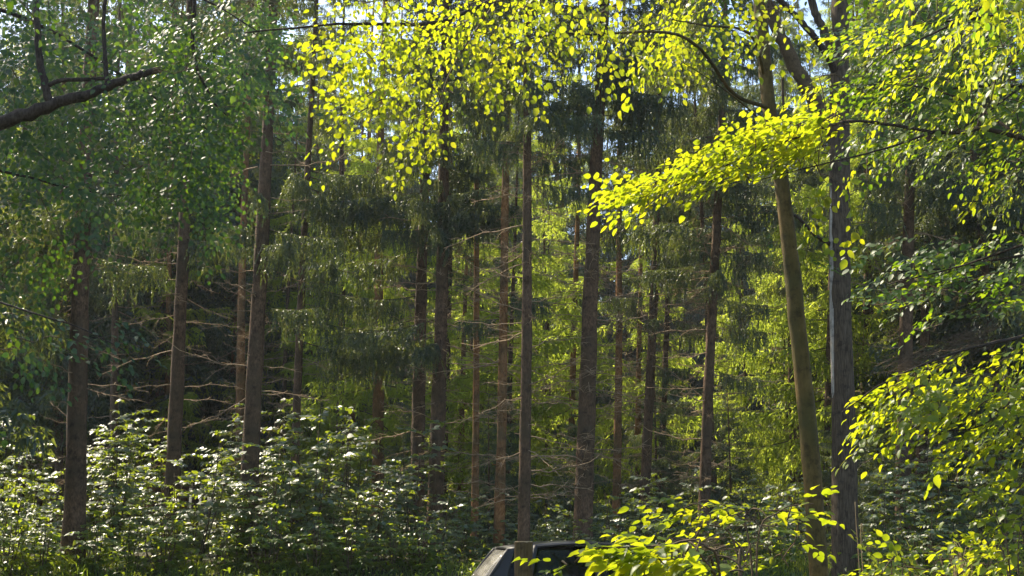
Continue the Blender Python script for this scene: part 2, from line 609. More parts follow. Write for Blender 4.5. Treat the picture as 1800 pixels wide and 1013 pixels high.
def place_part(o, az, pitch, s, z, rad=0.0):
    o.rotation_euler = (0, -pitch, az)
    o.location = (math.cos(az) * rad, math.sin(az) * rad, z)
    o.scale = (s, s, s)


def spruce(top, bot, wpx, d, label, mat_='spruce_bark', crown_me='sparse', ndead=0, dz=(1.0, 8.0), H=21.0, rz=None, group='tall spruces standing in front'):
    """spruce whose stem passes through two photo points at distance d"""
    a_, b_ = P(*bot, d), P(*top, d)
    ax = nrm(b_ - a_)
    t = 0.0
    p = a_.copy()
    for _ in range(8):
        p = p + ax * (gz(p[0], p[1]) - p[2]) / ax[2]
    o = thing('spruce_tree', label, 'tree', p, group)
    q = Vector((0, 0, 1)).rotation_difference(Vector(ax))
    o.rotation_mode = 'QUATERNION'
    o.rotation_quaternion = q
    r0 = wpx * d / FPX / 2 * 1.12
    link('trunk', trunk_mesh('spruce_trunk', rng, H, r0, M[mat_]), o)
    if crown_me == 'sparse':
        c = link('crown', random.choice(CROWN_THIN), o)
        c.rotation_euler = (0, 0, random.uniform(0, 6.28) if rz is None else rz)
        sc = random.uniform(0.9, 1.05)
        c.scale = (sc, sc, 1)
    elif crown_me == 'dark':
        c = link('crown', random.choice(CROWN_SPARSE), o)
        c.rotation_euler = (0, 0, random.uniform(0, 6.28))
    elif crown_me == 'thin':
        c = link('crown', random.choice(CROWN_THIN), o)
        c.rotation_euler = (0, 0, random.uniform(0, 6.28))
    elif crown_me == 'light':
        c = link('crown', random.choice(CROWN_LIGHT), o)
        c.rotation_euler = (0, 0, random.uniform(0, 6.28))
    elif crown_me == 'full':
        c = link('crown', random.choice(CROWN_FULL), o)
        c.rotation_euler = (0, 0, random.uniform(0, 6.28))
    for k in range(int(ndead * 3.2)):
        b = link('dead_branch', random.choice(DEAD_ME), o)
        # mostly to the sides, as they show in the picture
        az = random.choice([0, math.pi]) + random.gauss(0, 0.8)
        place_part(b, az, random.gauss(0, .22), random.choice([random.uniform(.3, .8), random.uniform(.4, 1.3)]), random.uniform(*dz), r0 * .6)
    return o, p, q


def bough(tr, py, az, length, pitch=0.0, hang=False):
    """live bough on tree tr leaving the stem at photo row py"""
    o, p, q = tr
    d = p[1]
    z = P(900, py, d)[2] - p[2]
    me = random.choice(BOUGH_ME[3:] if hang else BOUGH_ME[:3])
    b = link('bough', me, o)
    place_part(b, az, pitch, length / 2.2, z, 0.05)


T = {}
T['left'] = spruce((148, 400), (128, 985), 34, 25, 'thick dark spruce trunk at the left edge of the shrubs, rising from the grass', crown_me='thin', ndead=4, dz=(2, 7))
T['b'] = spruce((322, 350), (305, 800), 25, 28, 'spruce behind the left shrubs, between the thick left trunk and the close pair', 'spruce_bark', crown_me='thin', ndead=6, dz=(2.5, 7))
T['c'] = spruce((467, 100), (440, 820), 30, 27, 'stout bare spruce trunk rising behind the middle of the left shrubs', crown_me='thin', ndead=7, dz=(2.5, 9))
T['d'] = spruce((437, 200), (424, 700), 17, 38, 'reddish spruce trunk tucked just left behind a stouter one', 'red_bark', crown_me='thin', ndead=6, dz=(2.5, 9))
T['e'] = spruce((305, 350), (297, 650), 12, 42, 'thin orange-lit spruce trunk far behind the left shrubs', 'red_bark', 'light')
T['f'] = spruce((546, 150), (521, 760), 15, 30, 'slim straight spruce stem standing alone right of the stout one behind the shrubs', crown_me='thin', ndead=7, dz=(2.5, 10))
T['g'] = spruce((742, 440), (735, 800), 24, 31, 'left one of two dark spruces whose trunks nearly touch', crown_me='thin', ndead=10, dz=(2, 8))
T['h'] = spruce((778, 440), (765, 880), 26, 29, 'right one of two dark spruces whose trunks nearly touch', crown_me='dark', ndead=10, dz=(2, 8))
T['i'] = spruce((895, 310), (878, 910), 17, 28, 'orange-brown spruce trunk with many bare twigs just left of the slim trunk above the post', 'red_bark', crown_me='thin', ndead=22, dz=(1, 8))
T['j'] = spruce((934, 180), (920, 960), 20, 24, 'tall slim brown spruce rising straight above the wooden post', 'spruce_bark', crown_me='dark', ndead=11, dz=(1.5, 9))
T['k'] = spruce((1057, 60), (1026, 900), 31, 27, 'tallest stout spruce right of centre with long bare side branches', 'spruce_bark', crown_me='dark', ndead=23, dz=(1.5, 9))
T['l'] = spruce((1092, 460), (1083, 920), 14, 36, 'thin brown spruce trunk seen through bare branches right of the stout central one', 'red_bark', ndead=13, dz=(1.5, 8))
T['m'] = spruce((1143, 600), (1132, 900), 17, 33, 'mid-sized spruce trunk with a drooping green tuft above the yellow sapling', crown_me='dark', ndead=10, dz=(2, 7))
T['n'] = spruce((1168, 600), (1160, 890), 11, 40, 'narrow spruce stem close behind the mid-sized trunk with a drooping tuft', crown_me='dark', ndead=4)
T['o'] = spruce((1255, 370), (1236, 920), 19, 30, 'dark spruce trunk halfway between the stout central one and the curved beech', crown_me='dark', ndead=12, dz=(1.5, 8))
T['p'] = spruce((1592, 380), (1588, 900), 25, 30, 'dark spruce trunk right of the grey furrowed tree', crown_me='dark', ndead=10, dz=(1.5, 8))
T['q'] = spruce((1628, 250), (1618, 900), 19, 34, 'slimmer spruce right behind the dark one right of the grey tree', crown_me='dark', ndead=6, dz=(1.5, 8))
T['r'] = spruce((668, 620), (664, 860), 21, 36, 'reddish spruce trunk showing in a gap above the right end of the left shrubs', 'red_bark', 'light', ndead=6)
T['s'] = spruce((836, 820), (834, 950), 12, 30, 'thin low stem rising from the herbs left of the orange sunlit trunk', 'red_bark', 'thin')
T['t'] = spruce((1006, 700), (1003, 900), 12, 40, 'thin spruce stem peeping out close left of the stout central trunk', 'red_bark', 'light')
T['u'] = spruce((40, 650), (38, 800), 11, 45, 'thin far spruce trunk nearest the left picture edge', crown_me='light')
T['v'] = spruce((105, 650), (104, 850), 15, 40, 'far dark spruce trunk just left of the thick left one', crown_me='full', ndead=6)
T['w'] = spruce((600, 560), (598, 750), 15, 40, 'far spruce trunk between the lone slim stem and the gap above the shrubs', crown_me='light')
T['x'] = spruce((1518, 600), (1515, 850), 14, 38, 'thin spruce trunk just right behind the grey furrowed tree', crown_me='light', ndead=6)
T['y'] = spruce((1722, 600), (1718, 900), 12, 40, 'thin spruce trunk in the shade behind the right-hand leaf sprays', crown_me='full')
T['z'] = spruce((205, 460), (200, 700), 14, 36, 'slim spruce trunk just right behind the thick left one', crown_me='thin', ndead=8)
T['aa'] = spruce((1455, 640), (1452, 850), 12, 37, 'thin spruce trunk between the curved beech and the grey tree', crown_me='light')

# low live boughs that hang in front of the stems
for key, py, az, ln, pt, hg in [
    ('f', 300, -0.4, 2.2, 0.0, True), ('f', 340, -1.2, 2.0, -0.1, True), ('f', 420, -2.6, 1.8, -.1, False), ('f', 500, -0.3, 2.0, -0.1, True), ('f', 330, .3, 2.3, 0, True),
    ('f', 460, -1.0, 1.9, 0, True),
    ('h', 360, -2.0, 1.7, 0, True), ('h', 380, -1.2, 1.6, 0, True), ('h', 400, -2.8, 1.6, 0, True), ('h', 370, -.3, 1.8, 0, True), ('h', 560, -2.7, 2.2, -0.1, False), ('h', 590, 3.0, 2.0, 0.0, True),
    ('h', 600, -1.9, 1.6, -.1, True), ('g', 520, -2.6, 2.0, 0, True), ('g', 440, 3.0, 2.2, 0, True), ('g', 340, -2.4, 2.3, 0, True), ('g', 300, 3.3, 2.6, 0, True),
    ('f', 310, 0.1, 2.6, 0, True), ('f', 350, -.7, 2.4, 0, True), ('f', 380, .4, 2.2, 0, True), ('f', 320, -1.6, 2.0, 0, True), ('f', 560, -.1, 2.4, 0, True), ('f', 600, .3, 2.2, 0, True),
    ('h', 330, 3.1, 2.4, 0, True), ('h', 345, -.1, 2.0, 0, True), ('h', 410, -1.6, 1.5, 0, True), ('g', 560, 3.1, 2.2, 0, True), ('g', 600, -2.8, 2.2, 0, True), ('g', 270, -2.0, 2.4, 0, True),
    ('i', 330, 2.8, 2.0, 0, True), ('i', 260, -.3, 2.2, 0, True), ('i', 210, -2.0, 2.2, 0, True), ('m', 400, 0.1, 2.0, 0, True), ('m', 380, 2.9, 2.0, 0, True), ('o', 350, -.5, 2.2, 0, True), ('o', 460, 2.9, 1.8, 0, True),
    ('o', 560, .2, 1.6, 0, True), ('o', 650, -.4, 1.4, 0, True), ('o', 300, -1.4, 2.2, 0, True), ('o', 240, -2.6, 2.4, 0, True), ('k', 110, -1.2, 2.2, 0, True), ('j', 90, -2.4, 2.2, 0, True),
    ('z', 420, -1.2, 2.0, 0, True), ('z', 380, .2, 2.2, 0, True), ('z', 350, 2.8, 2.2, 0, True), ('z', 470, -2.2, 1.8, 0, True), ('left', 340, 2.9, 2.4, 0, True), ('left', 420, 2.6, 2.2, 0, True), ('left', 540, 2.9, 2.0, 0, True),
    ('p', 380, 2.9, 2.2, 0, True), ('p', 270, -1.6, 2.2, 0, True), ('q', 380, -1.8, 1.8, 0, True), ('q', 250, .1, 2.4, 0, True),
    ('c', 430, -0.9, 1.6, 0, True), ('c', 400, -2.0, 1.5, 0, True), ('c', 540, -0.2, 1.6, .1, True), ('c', 400, 0.0, 2.0, 0, True), ('c', 350, -1.4, 1.2, 0, True),
    ('left', 360, -0.5, 1.7, 0, True), ('left', 380, -2.2, 1.6, 0, True), ('left', 330, -1.4, 1.6, 0, True), ('left', 450, 0.1, 1.8, 0, True),
    ('left', 400, -2.9, 2.0, 0, True), ('left', 500, -3.0, 1.6, 0, True),
    ('b', 420, -0.6, 1.7, 0, True), ('b', 400, -2.2, 1.7, 0, True), ('b', 350, 3.0, 1.8, 0, True),
    ('o', 400, -2.4, 1.9, 0, True), ('o', 440, -0.8, 1.7, 0, True), ('o', 480, -1.6, 1.5, 0, True), ('o', 380, 3.0, 2.2, 0, True), ('o', 520, -.2, 1.5, 0, True),
    ('m', 560, -1.6, 1.3, 0, True), ('m', 640, -0.6, 1.2, 0, True), ('m', 670, 0.1, 1.4, .1, False), ('m', 520, -2.6, 1.7, 0, True), ('m', 440, -1.1, 1.7, 0, True),
    ('n', 700, -1.0, 1.5, 0, True), ('n', 560, -.2, 1.8, 0, True),
    ('i', 560, -2.6, 1.3, 0, True), ('i', 520, -.9, 1.5, 0, True),
    ('p', 330, -1.0, 2.0, 0, True), ('p', 360, -2.4, 2.0, 0, True), ('p', 420, -0.2, 1.7, 0, True), ('p', 300, -.2, 2.4, 0, True), ('p', 450, -2.0, 1.4, 0, True),
    ('q', 430, -.4, 1.9, 0, True), ('q', 300, -1.2, 2.2, 0, True), ('k', 230, -0.7, 1.8, 0, True), ('k', 300, 0.2, 2.0, 0, True), ('k', 190, -2.4, 1.8, 0, True), ('k', 150, -.2, 2.2, 0, True),
    ('j', 250, -2.5, 1.7, 0, True), ('j', 200, -0.5, 1.7, 0, True), ('j', 160, -1.6, 1.5, 0, True), ('j', 320, -.2, 1.3, 0, True), ('j', 120, 3, 2, 0, True),
]:
    bough(T[key], py, az, ln, pt, hg)

# ------------------------------------------------------------------ the forest behind
TR_BG = [trunk_mesh('spruce_trunk', rng, 22, rr, M[mm], 0.06, 8, 10) for rr, mm in ((0.13, 'spruce_bark'), (0.16, 'red_bark'), (0.11, 'spruce_bark'))]


def bg_tree(x, y, kind, sc, label, group):
    o = thing('spruce_tree', label, 'tree', (x, y, float(gz(x, y)) - .05), group)
    o.rotation_euler = (random.gauss(0, .012), random.gauss(0, .012), random.uniform(0, 6.28))
    o.scale = (sc * random.uniform(.92, 1.1), sc * random.uniform(.92, 1.1), sc)
    t = link('trunk', random.choice(TR_BG), o)
    lst = {'full': CROWN_FULL, 'light': CROWN_LIGHT, 'sparse': CROWN_SPARSE}[kind]
    link('crown', random.choice(lst), o)
    if kind == 'light':
        t.scale = (.8, .8, .8)
    return o


used = [t[1][:2] for t in T.values()]


def scatter(n, x0, x1, y0, y1, mind, tries=4000):
    out = []
    while len(out) < n and tries:
        tries -= 1
        p = np.array([random.uniform(x0, x1), random.uniform(y0, y1)])
        if all(np.hypot(*(p - u)) > mind for u in used):
            used.append(p)
            out.append(p)
    return out


for p in scatter(8, -7, 20, 36, 42, 2.8):
    bg_tree(p[0], p[1], random.choice(['light', 'light', 'sparse']), random.uniform(.75, 1.0), 'green spruce with drooping needles in the row behind the front trunks', 'spruces of the second row')
for px_, d_ in [(500, 43), (620, 45), (810, 44), (960, 46), (1115, 43.5), (1310, 45), (1400, 43)]:
    used.append(np.array([(px_ - 900) / FPX * d_, d_]))
    bg_tree(used[-1][0], d_, 'light', .95, 'tall needle tree closing the view behind the second row', 'spruces of the third row')
for p in scatter(15, -13, 23, 46, 56, 2.8):
    bg_tree(p[0], p[1], random.choice(['light', 'light', 'full']), random.uniform(.9, 1.15), 'tall needle tree closing the view behind the second row', 'spruces of the third row')
for p in scatter(110, -62, 58, 78, 112, 2.8):
    bg_tree(p[0], p[1], 'full', random.uniform(1.35, 1.75), 'far spruce at the back of the wood, seen in gaps between nearer trees', 'far spruces')
for p in scatter(9, -27, -9, 44, 50, 2.2) + scatter(6, 13, 27, 48, 62, 2.8) + scatter(5, -12, 16, 80, 86, 2.8):
    bg_tree(p[0], p[1], random.choice(['full', 'light']) if p[0] < 0 else 'full', random.uniform(1.15, 1.4), 'tall spruce closing the gaps high between the nearer trees', 'tall spruces closing the gaps')
for px_, d_, kd in [(570, 60, 'full'), (640, 56, 'full'), (700, 62, 'full'), (870, 60, 'full'), (985, 61, 'full'), (1150, 60, 'full'), (1290, 58, 'full'), (1400, 60, 'full'), (1560, 56, 'full'),
                    (10, 22, 'full'), (105, 25, 'full'), (190, 23, 'full'), (275, 26, 'full'), (350, 22, 'full'), (430, 26, 'full'), (530, 27, 'full'), (30, 54, 'full'), (130, 57, 'light'), (215, 54, 'full'), (300, 58, 'light'), (390, 55, 'full'), (480, 58, 'light')]:
    d_ += 26
    big = 1.8 if kd == 'full' else 2.0
    if d_ < 60:
        big = random.uniform(1.15, 1.3)
    used.append(np.array([(px_ - 900) / FPX * d_, d_]))
    bg_tree(used[-1][0], d_, kd, big, 'tall spruce closing the gaps high between the nearer trees', 'tall spruces closing the gaps')
for px_, d_ in [(1680, 36), (1760, 33), (1540, 42), (1830, 37)]:
    used.append(np.array([(px_ - 900) / FPX * d_, d_]))
    bg_tree(used[-1][0], d_, 'full', 1.0, 'dark dense spruce in the shade behind the right-hand leaf sprays', 'dark spruces at the right')
for p in scatter(7, -17, -10.5, 17.5, 23, 2.4):  # unseen spruces added to throw shade on the left canopy
    bg_tree(p[0], p[1], 'full', random.uniform(.9, 1.0), 'unseen spruce past the left edge, added to shade the left canopy', 'spruces at the margins')
for p in scatter(8, 16, 30, 26, 40, 3.2):
    bg_tree(p[0], p[1], 'sparse', random.uniform(.9, 1.0), 'spruce in the shade at the very right, behind the leaf sprays', 'spruces at the margins')
for p in scatter(12, -6, 15, 29, 41, 1.5) + scatter(44, -26, 26, 50, 62, 1.6):
    s = random.uniform(.45, 1.0) * (1.25 if p[1] > 45 else 1)
    o = thing('young_spruce', 'bushy young spruce in the shade between the tall trunks', 'young tree', (p[0], p[1], float(gz(*p))), 'young spruces under the tall ones')
    o.scale = (s, s, s)
    o.rotation_euler = (0, 0, random.uniform(0, 6.28))
    link('crown', random.choice(CROWN_YOUNG), o)
    mb = MB()
    mb.add(*tube([(0, 0, -.1), (0, 0, 3), (0.02, 0, 6.3)], [.06, .035, .008], 6))
    link('trunk', mb.mesh('young_trunk', [M['spruce_bark']], True), o)


# ------------------------------------------------------------------ shrubs and herbs
def shrub_template(r, H=3.6, nst=6, rad=1.3, lm='shrub'):
    fo, st = MB(), MB()
    Pn, X, N, Sz, NR = [], [], [], [], []
    for k in range(nst):
        az = r.uniform(0, 6.28)
        lean = r.uniform(.15, 1.0) * rad * .55
        h = H * r.uniform(.6, 1.0)
        tip = np.array([math.cos(az) * lean, math.sin(az) * lean, h])
        b = np.array([math.cos(az), math.sin(az), 0]) * r.uniform(.02, .22)
        pts = spline([b, b + tip * .5 + r.normal(size=3) * .06, tip], 9)
        st.add(*tube(pts, np.linspace(.017, .005, 9), 5))
        ntw = int(h / 0.19)
        for q in range(ntw):
            t = 0.10 + 0.90 * (q + r.random()) / ntw
            p0 = np.array([np.interp(t, np.linspace(0, 1, 9), pts[:, c]) for c in range(3)])
            a2 = r.uniform(0, 6.28)
            l2 = r.uniform(.35, 1.0) * (1.2 - .65 * t) * rad / 1.3
            d = np.array([math.cos(a2), math.sin(a2), r.uniform(-.05, .35)])
            tw = np.stack([p0, p0 + d * l2 * .55, p0 + d * l2 + np.array([0, 0, -.10 * l2])])
            st.add(*tube(tw, [.006, .004, .002], 3))
            nleaf = max(3, int(l2 / .065))
            sp = spline(tw, nleaf + 1)[1:]
            for i_, pp in enumerate(sp):
                for sd in (-1, 1):
                    if r.random() < .12:
                        continue
                    side = np.array([-d[1], d[0], 0]) * sd
                    Pn.append(pp)
                    X.append(d * .6 + side * .8 + np.array([0, 0, r.normal() * .18 - .12]))
                    N.append(np.array([0, 0, 1.0]))
                    NR.append(r.normal(size=2) * .4)
                    Sz.append(r.uniform(.08, .165))
    N = np.array(N)
    N[:, :2] = np.array(NR) + np.array([-.26, -.34])
    leaves_mesh(fo, BROAD, Pn, X, N, Sz)
    return fo.mesh('shrub_foliage', [M[lm]]), st.mesh('shrub_stems', [M['twig_dark']], True)


SHR = [shrub_template(rng, 3.6, 7, 1.3), shrub_template(rng, 3.0, 6, 1.4), shrub_template(rng, 2.2, 6, 1.2), shrub_template(rng, 3.9, 6, 1.1), shrub_template(rng, 1.5, 8, 1.0, 'herb'), shrub_template(rng, 2.4, 5, 1.0, 'herb')]
SPOT = {'left': 'the thick dark left trunk', 'b': 'the trunk next to the thick left one', 'c': 'the stout bare trunk', 'f': 'the slim lone stem',
        'r': 'the reddish trunk in the gap', 'h': 'the two nearly touching dark trunks', 's': 'the thin low stem among herbs', 'i': 'the orange sunlit trunk', 'j': 'the trunk above the wooden post',
        'k': 'the tallest stout central trunk', 'm': 'the trunk with a drooping tuft', 'o': 'the dark trunk nearest the curved beech', 'p': 'the dark trunk right of the grey tree'}
SHAPES = ['tall leafy shrub', 'broad leafy shrub', 'low bushy shrub', 'tall narrow shrub', 'small bright green shrub', 'loose light green shrub']
TOP_PX = {kk: to_px(np.array(T[kk][1]) + np.array([0, 0, 1.5])) for kk in SPOT}
seen_labels = {}


def shrub_label(px, d, k):
    key = min(TOP_PX, key=lambda q: abs(TOP_PX[q][0] - px))
    dx = px - TOP_PX[key][0]
    td = T[key][1][1]
    side = 'left of' if dx < -22 else 'right of' if dx > 22 else ''
    dep = 'in front of' if d < td else 'behind'
    where = (('just ' + side) if abs(dx) < 60 else 'well ' + side) + (' and ' + dep if d > td else '') if side else dep
    return SHAPES[k] + ' ' + where + ' ' + SPOT[key]


def shrub(px, d, k, s, lab=0, group='shrubs under the spruces', label=None):
    s = s * random.uniform(.78, 1.08)
    x = (px - 900) / FPX * d
    o = thing('leafy_shrub', shrub_label(px, d, k), 'shrub', (x, d, float(gz(x, d)) - .03), group)
    o.rotation_euler = (0, 0, random.gauss(0, .35))
    o.scale = (s, s, s * random.uniform(.92, 1.08))
    f = link('foliage', SHR[k][0], o, 'stuff')
    link('stems', SHR[k][1], o)


for px, d, k, s in [(210, 26.5, 0, 1.0), (285, 28.5, 3, 1.05), (350, 25.8, 2, 1.05), (395, 27.5, 0, .9), (455, 25.6, 1, .95), (500, 28, 0, .95),
                    (560, 26.2, 1, 1.1), (620, 27.6, 0, .85), (670, 26.0, 1, .9), (730, 28, 1, 1.0), (590, 29.5, 3, .9), (240, 30, 0, 1.05),
                    (420, 30, 0, 1.0), (320, 26.8, 1, 1.0), (530, 25.4, 2, 1.0), (170, 29.5, 3, 1.0), (700, 29.8, 1, .95), (640, 25.2, 2, .8)]:
    shrub(px, d, k, s)
for px, d, k, s in [(40, 27, 1, .95), (80, 28.5, 2, 1.1), (-10, 29, 0, .7), (20, 32, 1, 1.0), (100, 26.3, 2, .75), (60, 25.5, 2, .6)]:
    shrub(px, d, k, s, 1, 'low shrubs left of the thick trunk', 'low glossy shrub left of the thick dark trunk at the left edge')
for px, d, k, s in [(800, 26.5, 2, .7), (860, 28, 2, .75), (980, 28.5, 2, .7), (1040, 25.5, 2, .6), (1095, 27.5, 2, .85), (1180, 29, 2, .8), (1250, 27, 2, .75),
                    (1330, 26, 2, .8), (1380, 28.5, 1, .7), (760, 25.2, 2, .65), (900, 31, 2, .8), (1130, 31, 1, .6), (1300, 31, 1, .7), (955, 26, 2, .5)]:
    shrub(px, d, k, s, 1, 'low shrubs behind the dark car', 'low glossy shrub in the undergrowth behind the dark car')
for px, d, k, s in [(1545, 25.5, 1, .75), (1610, 26.5, 1, .9), (1680, 25.5, 2, .95), (1750, 27, 1, .9), (1640, 29, 0, .75), (1720, 30, 0, .8), (1790, 25, 1, .9), (1560, 29, 1, .8),
                    (1840, 28, 1, 1.0), (1420, 26.5, 2, .8), (1700, 33, 1, 1.0), (1600, 24.5, 2, .7)]:
    shrub(px, d, k, s, 1, 'low shrubs right of the grey tree', 'low dark-leaved shrub right of the grey furrowed tree')

for px, d, k, s in [(180, 24.6, 4, .8), (90, 24.4, 4, .7), (300, 24.6, 4, .9), (400, 24.7, 4, .7), (480, 24.5, 4, .8), (560, 24.3, 4, .9), (620, 24.4, 4, .7), (690, 24.6, 4, .8),
                    (250, 24.9, 5, .7), (440, 25.0, 5, .75), (600, 25.0, 5, .6), (30, 24.6, 4, .8), (740, 24.6, 4, .7)]:
    shrub(px, d, k, s, 1, 'bright low shrubs along the grassy bank', 'small bright green shrub along the grassy bank at the foot of the taller shrubs')
for px, d, k, s in [(1520, 23.6, 4, .8), (1580, 23.4, 5, .5), (1650, 23.8, 4, .9), (1720, 23.5, 4, .9), (1770, 23.8, 5, .5), (1350, 25, 4, .8), (1210, 25.4, 4, .8), (1000, 26.5, 5, .5), (830, 27, 5, .6)]:
    shrub(px, d, k, s, 1, 'bright low shrubs under the right-hand trees', 'small bright green shrub in the low growth between car and right edge')

# herb layer: one mass, nobody could count it
mb = MB()
nh = 20000
hx = rng.uniform(-16, 16, nh)
hy = 22.3 + 26 * rng.random(nh) ** 1.5
hx = hx * (hy / 40 + .35)
stemh = rng.uniform(.05, .55, nh) * (0.35 + 0.9 * rng.random(nh))
hz = gz(hx, hy) + stemh
az = rng.uniform(0, 6.28, nh)
X = np.stack([np.cos(az), np.sin(az), rng.normal(-.1, .25, nh)], 1)
N = np.stack([rng.normal(0, .35, nh), rng.normal(0, .35, nh), np.ones(nh)], 1)
leaves_mesh(mb, HERB, np.stack([hx, hy, hz], 1), X, N, rng.uniform(.06, .14, nh))
herb = link('herb_layer', mb.mesh('herb_layer', [M['herb']]), kind='stuff')
tag(herb, 'low leafy herbs covering the forest floor between trunks and shrubs', 'undergrowth')

mb = MB()
ng = 26000
hx = rng.uniform(-11, 11, ng)
hy = rng.uniform(21.6, 25.2, ng)
A = np.stack([hx, hy, gz(hx, hy)], 1)
D = nrm(np.stack([rng.normal(0, .3, ng), rng.normal(0, .3, ng), np.ones(ng)], 1))
ln = rng.uniform(.14, .50, ng) * (0.6 + .4 * np.sin(hx * 2.1) * np.sin(hx * .7 + 1))
W = rng.uniform(.008, .016, ng)
side = nrm(np.cross(D, rng.normal(size=(ng, 3))))
m_ = A + D * (ln * .6)[:, None]
t_ = A + D * ln[:, None] + side * (ln * .0)[:, None] + np.stack([rng.normal(0, .07, ng), rng.normal(0, .07, ng), -.04 * np.ones(ng)], 1)
V = np.stack([A - side * W[:, None] / 2, A + side * W[:, None] / 2, m_ + side * W[:, None] / 2, m_ - side * W[:, None] / 2, t_], 1).reshape(-1, 3)
b = (np.arange(ng) * 5)[:, None, None]
F = (np.array([[0, 1, 2], [0, 2, 3], [3, 2, 4]])[None] + b).reshape(-1, 3)
mb.add(V, F)
g = link('grass', mb.mesh('grass', [M['grass']]), kind='stuff')
tag(g, 'short grass growing along the bank in front of the shrubs', 'grass')


# ------------------------------------------------------------------ broad-leaved trees
class Broad:
    def __init__(self, name, label, cat, base, leafmat, barkmat, group=None):
        self.o = thing(name, label, cat, base, group)
        self.base = np.array(base, dtype=float)
        self.lm, self.bm = leafmat, barkmat
        self.L = ([], [], [], [])
        self.tw = MB()
        self.br = []            # sampled points of branches for twig attachment

    def trunk(self, pts, rad, name='trunk', n=110, sides=20, m_=None, flare=0.0, rough=0.03):
        pts = spline(pts, n)
        rad = np.interp(np.linspace(0, 1, n), np.linspace(0, 1, len(rad)), rad)
        rad = rad * (1 + flare * np.exp(-np.linspace(0, 1, n) * 12))
        V, F = tube(pts, rad, sides)
        c = pts.repeat(sides, 0)
        ph = rng.uniform(0, 6.28, 3)
        th = np.tile(np.linspace(0, 2 * np.pi, sides, endpoint=False), n)
        zz = np.repeat(np.linspace(0, 1, n), sides)
        jit = 1 + rough * (np.sin(th * 2 + zz * 14 + ph[0]) + .6 * np.sin(th * 3 - zz * 23 + ph[1])) + rough * .5 * rng.normal(size=len(c))
        for q in range(9):      # old branch scars swell the stem here and there
            z0_, t0_ = rng.uniform(.05, .8), rng.uniform(0, 6.28)
            dth = np.abs((th - t0_ + np.pi) % (2 * np.pi) - np.pi)
            jit = jit + rng.uniform(.06, .2) * np.exp(-((zz - z0_) / .012) ** 2 - (dth / .5) ** 2)
        V[:len(c)] = c + (V[:len(c)] - c) * jit[:, None]
        mb = MB()
        mb.add(V - self.base, F)
        link(name, mb.mesh(name, [M[m_ or self.bm]], True), self.o)
        self.br.append(np.hstack([pts, rad[:, None]]))
        return pts

    def branch(self, pts, r0, r1, n=26, sides=8, m_=None):
        p = spline(pts, n)
        p[1:-1] += rng.normal(size=(n - 2, 3)) * r0 * .10
        rad = np.linspace(r0, r1, n)
        mb = MB()
        V, F = tube(p, rad, sides)
        V = V + rng.normal(size=V.shape) * r0 * .04
        mb.add(V - self.base, F)
        link('branch', mb.mesh('branch', [M[m_ or self.bm]], True), self.o)
        self.br.append(np.hstack([p, rad[:, None]]))

    def nearest(self, p):
        best, bd = None, 1e9
        for b in self.br:
            dd = np.linalg.norm(b[:, :3] - p, axis=1) + 0.0
            k = int(dd.argmin())
            if dd[k] < bd:
                bd, best = dd[k], b[k, :3]
        return best, bd

    def leaf(self, p, x, n_, s):
        for a_, v in zip(self.L, (p, x, n_, s)):
            a_.append(v)

    def spray(self, p0, a, u, L, size, dens=1.0, droop=.25, attach=True):
        r = rng
        a = nrm(a)
        u = nrm(u - a * (u @ a))
        v = np.cross(u, a)
        if attach:
            q, bd = self.nearest(p0)
            if bd > .04:
                mid = (q * .5 + p0 * .5) + np.array([0, 0, .06 * bd]) + r.normal(size=3) * .03 * bd
                self.tw.add(*tube(spline([q, mid, p0], 7) - self.base, np.linspace(.0045 + .003 * min(bd, 2), .0035, 7), 4))
        n = max(5, int(L / .05))
        t = np.linspace(0, 1, n)
        wig = r.normal() * .08
        ax = p0 + a * (L * t)[:, None] + v * (wig * L * np.sin(t * 4))[:, None] + np.array([0, 0, -1.]) * (droop * L * t ** 2)[:, None]
        self.tw.add(*tube(ax[::2] if n > 6 else ax, np.linspace(.0035, .0012, len(ax[::2] if n > 6 else ax)), 3))
        sub = [(ax, 1.0)]
        self.br.append(np.hstack([ax[:n // 2], np.full((n // 2, 1), .003)]))
        ns = max(2, int(L / .12 * dens))
        for k in range(ns):
            tt = .08 + .8 * (k + r.random() * .6) / ns
            sd = 1 if k % 2 else -1
            l2 = L * (.52 - .36 * tt) * r.uniform(.7, 1.15)
            b = np.array([np.interp(tt, t, ax[:, c]) for c in range(3)])
            d = nrm(a * .75 + v * sd * .75 + u * r.normal() * .12)
            m_ = max(3, int(l2 / .05))
            s2 = np.linspace(0, 1, m_)
            p2 = b + d * (l2 * s2)[:, None] + a * (l2 * .18 * s2 ** 2)[:, None] + np.array([0, 0, -1.]) * (droop * .8 * l2 * s2 ** 2)[:, None]
            self.tw.add(*tube(p2[[0, m_ // 2, -1]], [.0025, .0018, .001], 3))
            sub.append((p2, .95))
        for pts, sc in sub:
            tan = nrm(np.gradient(pts, axis=0))
            stepn = 1
            for k in range(1, len(pts), stepn):
                if r.random() > .93:
                    continue
                sd = 1 if k % 2 else -1
                T_ = tan[k]
                lat = nrm(np.cross(u, T_)) * sd
                last = k == len(pts) - 1
                x = nrm(T_ * (.75 if not last else 1) + lat * (.75 if not last else .1) + r.normal(size=3) * .12 + np.array([0, 0, -.05]))
                nn = nrm(u + r.normal(size=3) * .22)
                self.leaf(pts[k], x, nn, size * r.uniform(.55, 1.18) * sc)

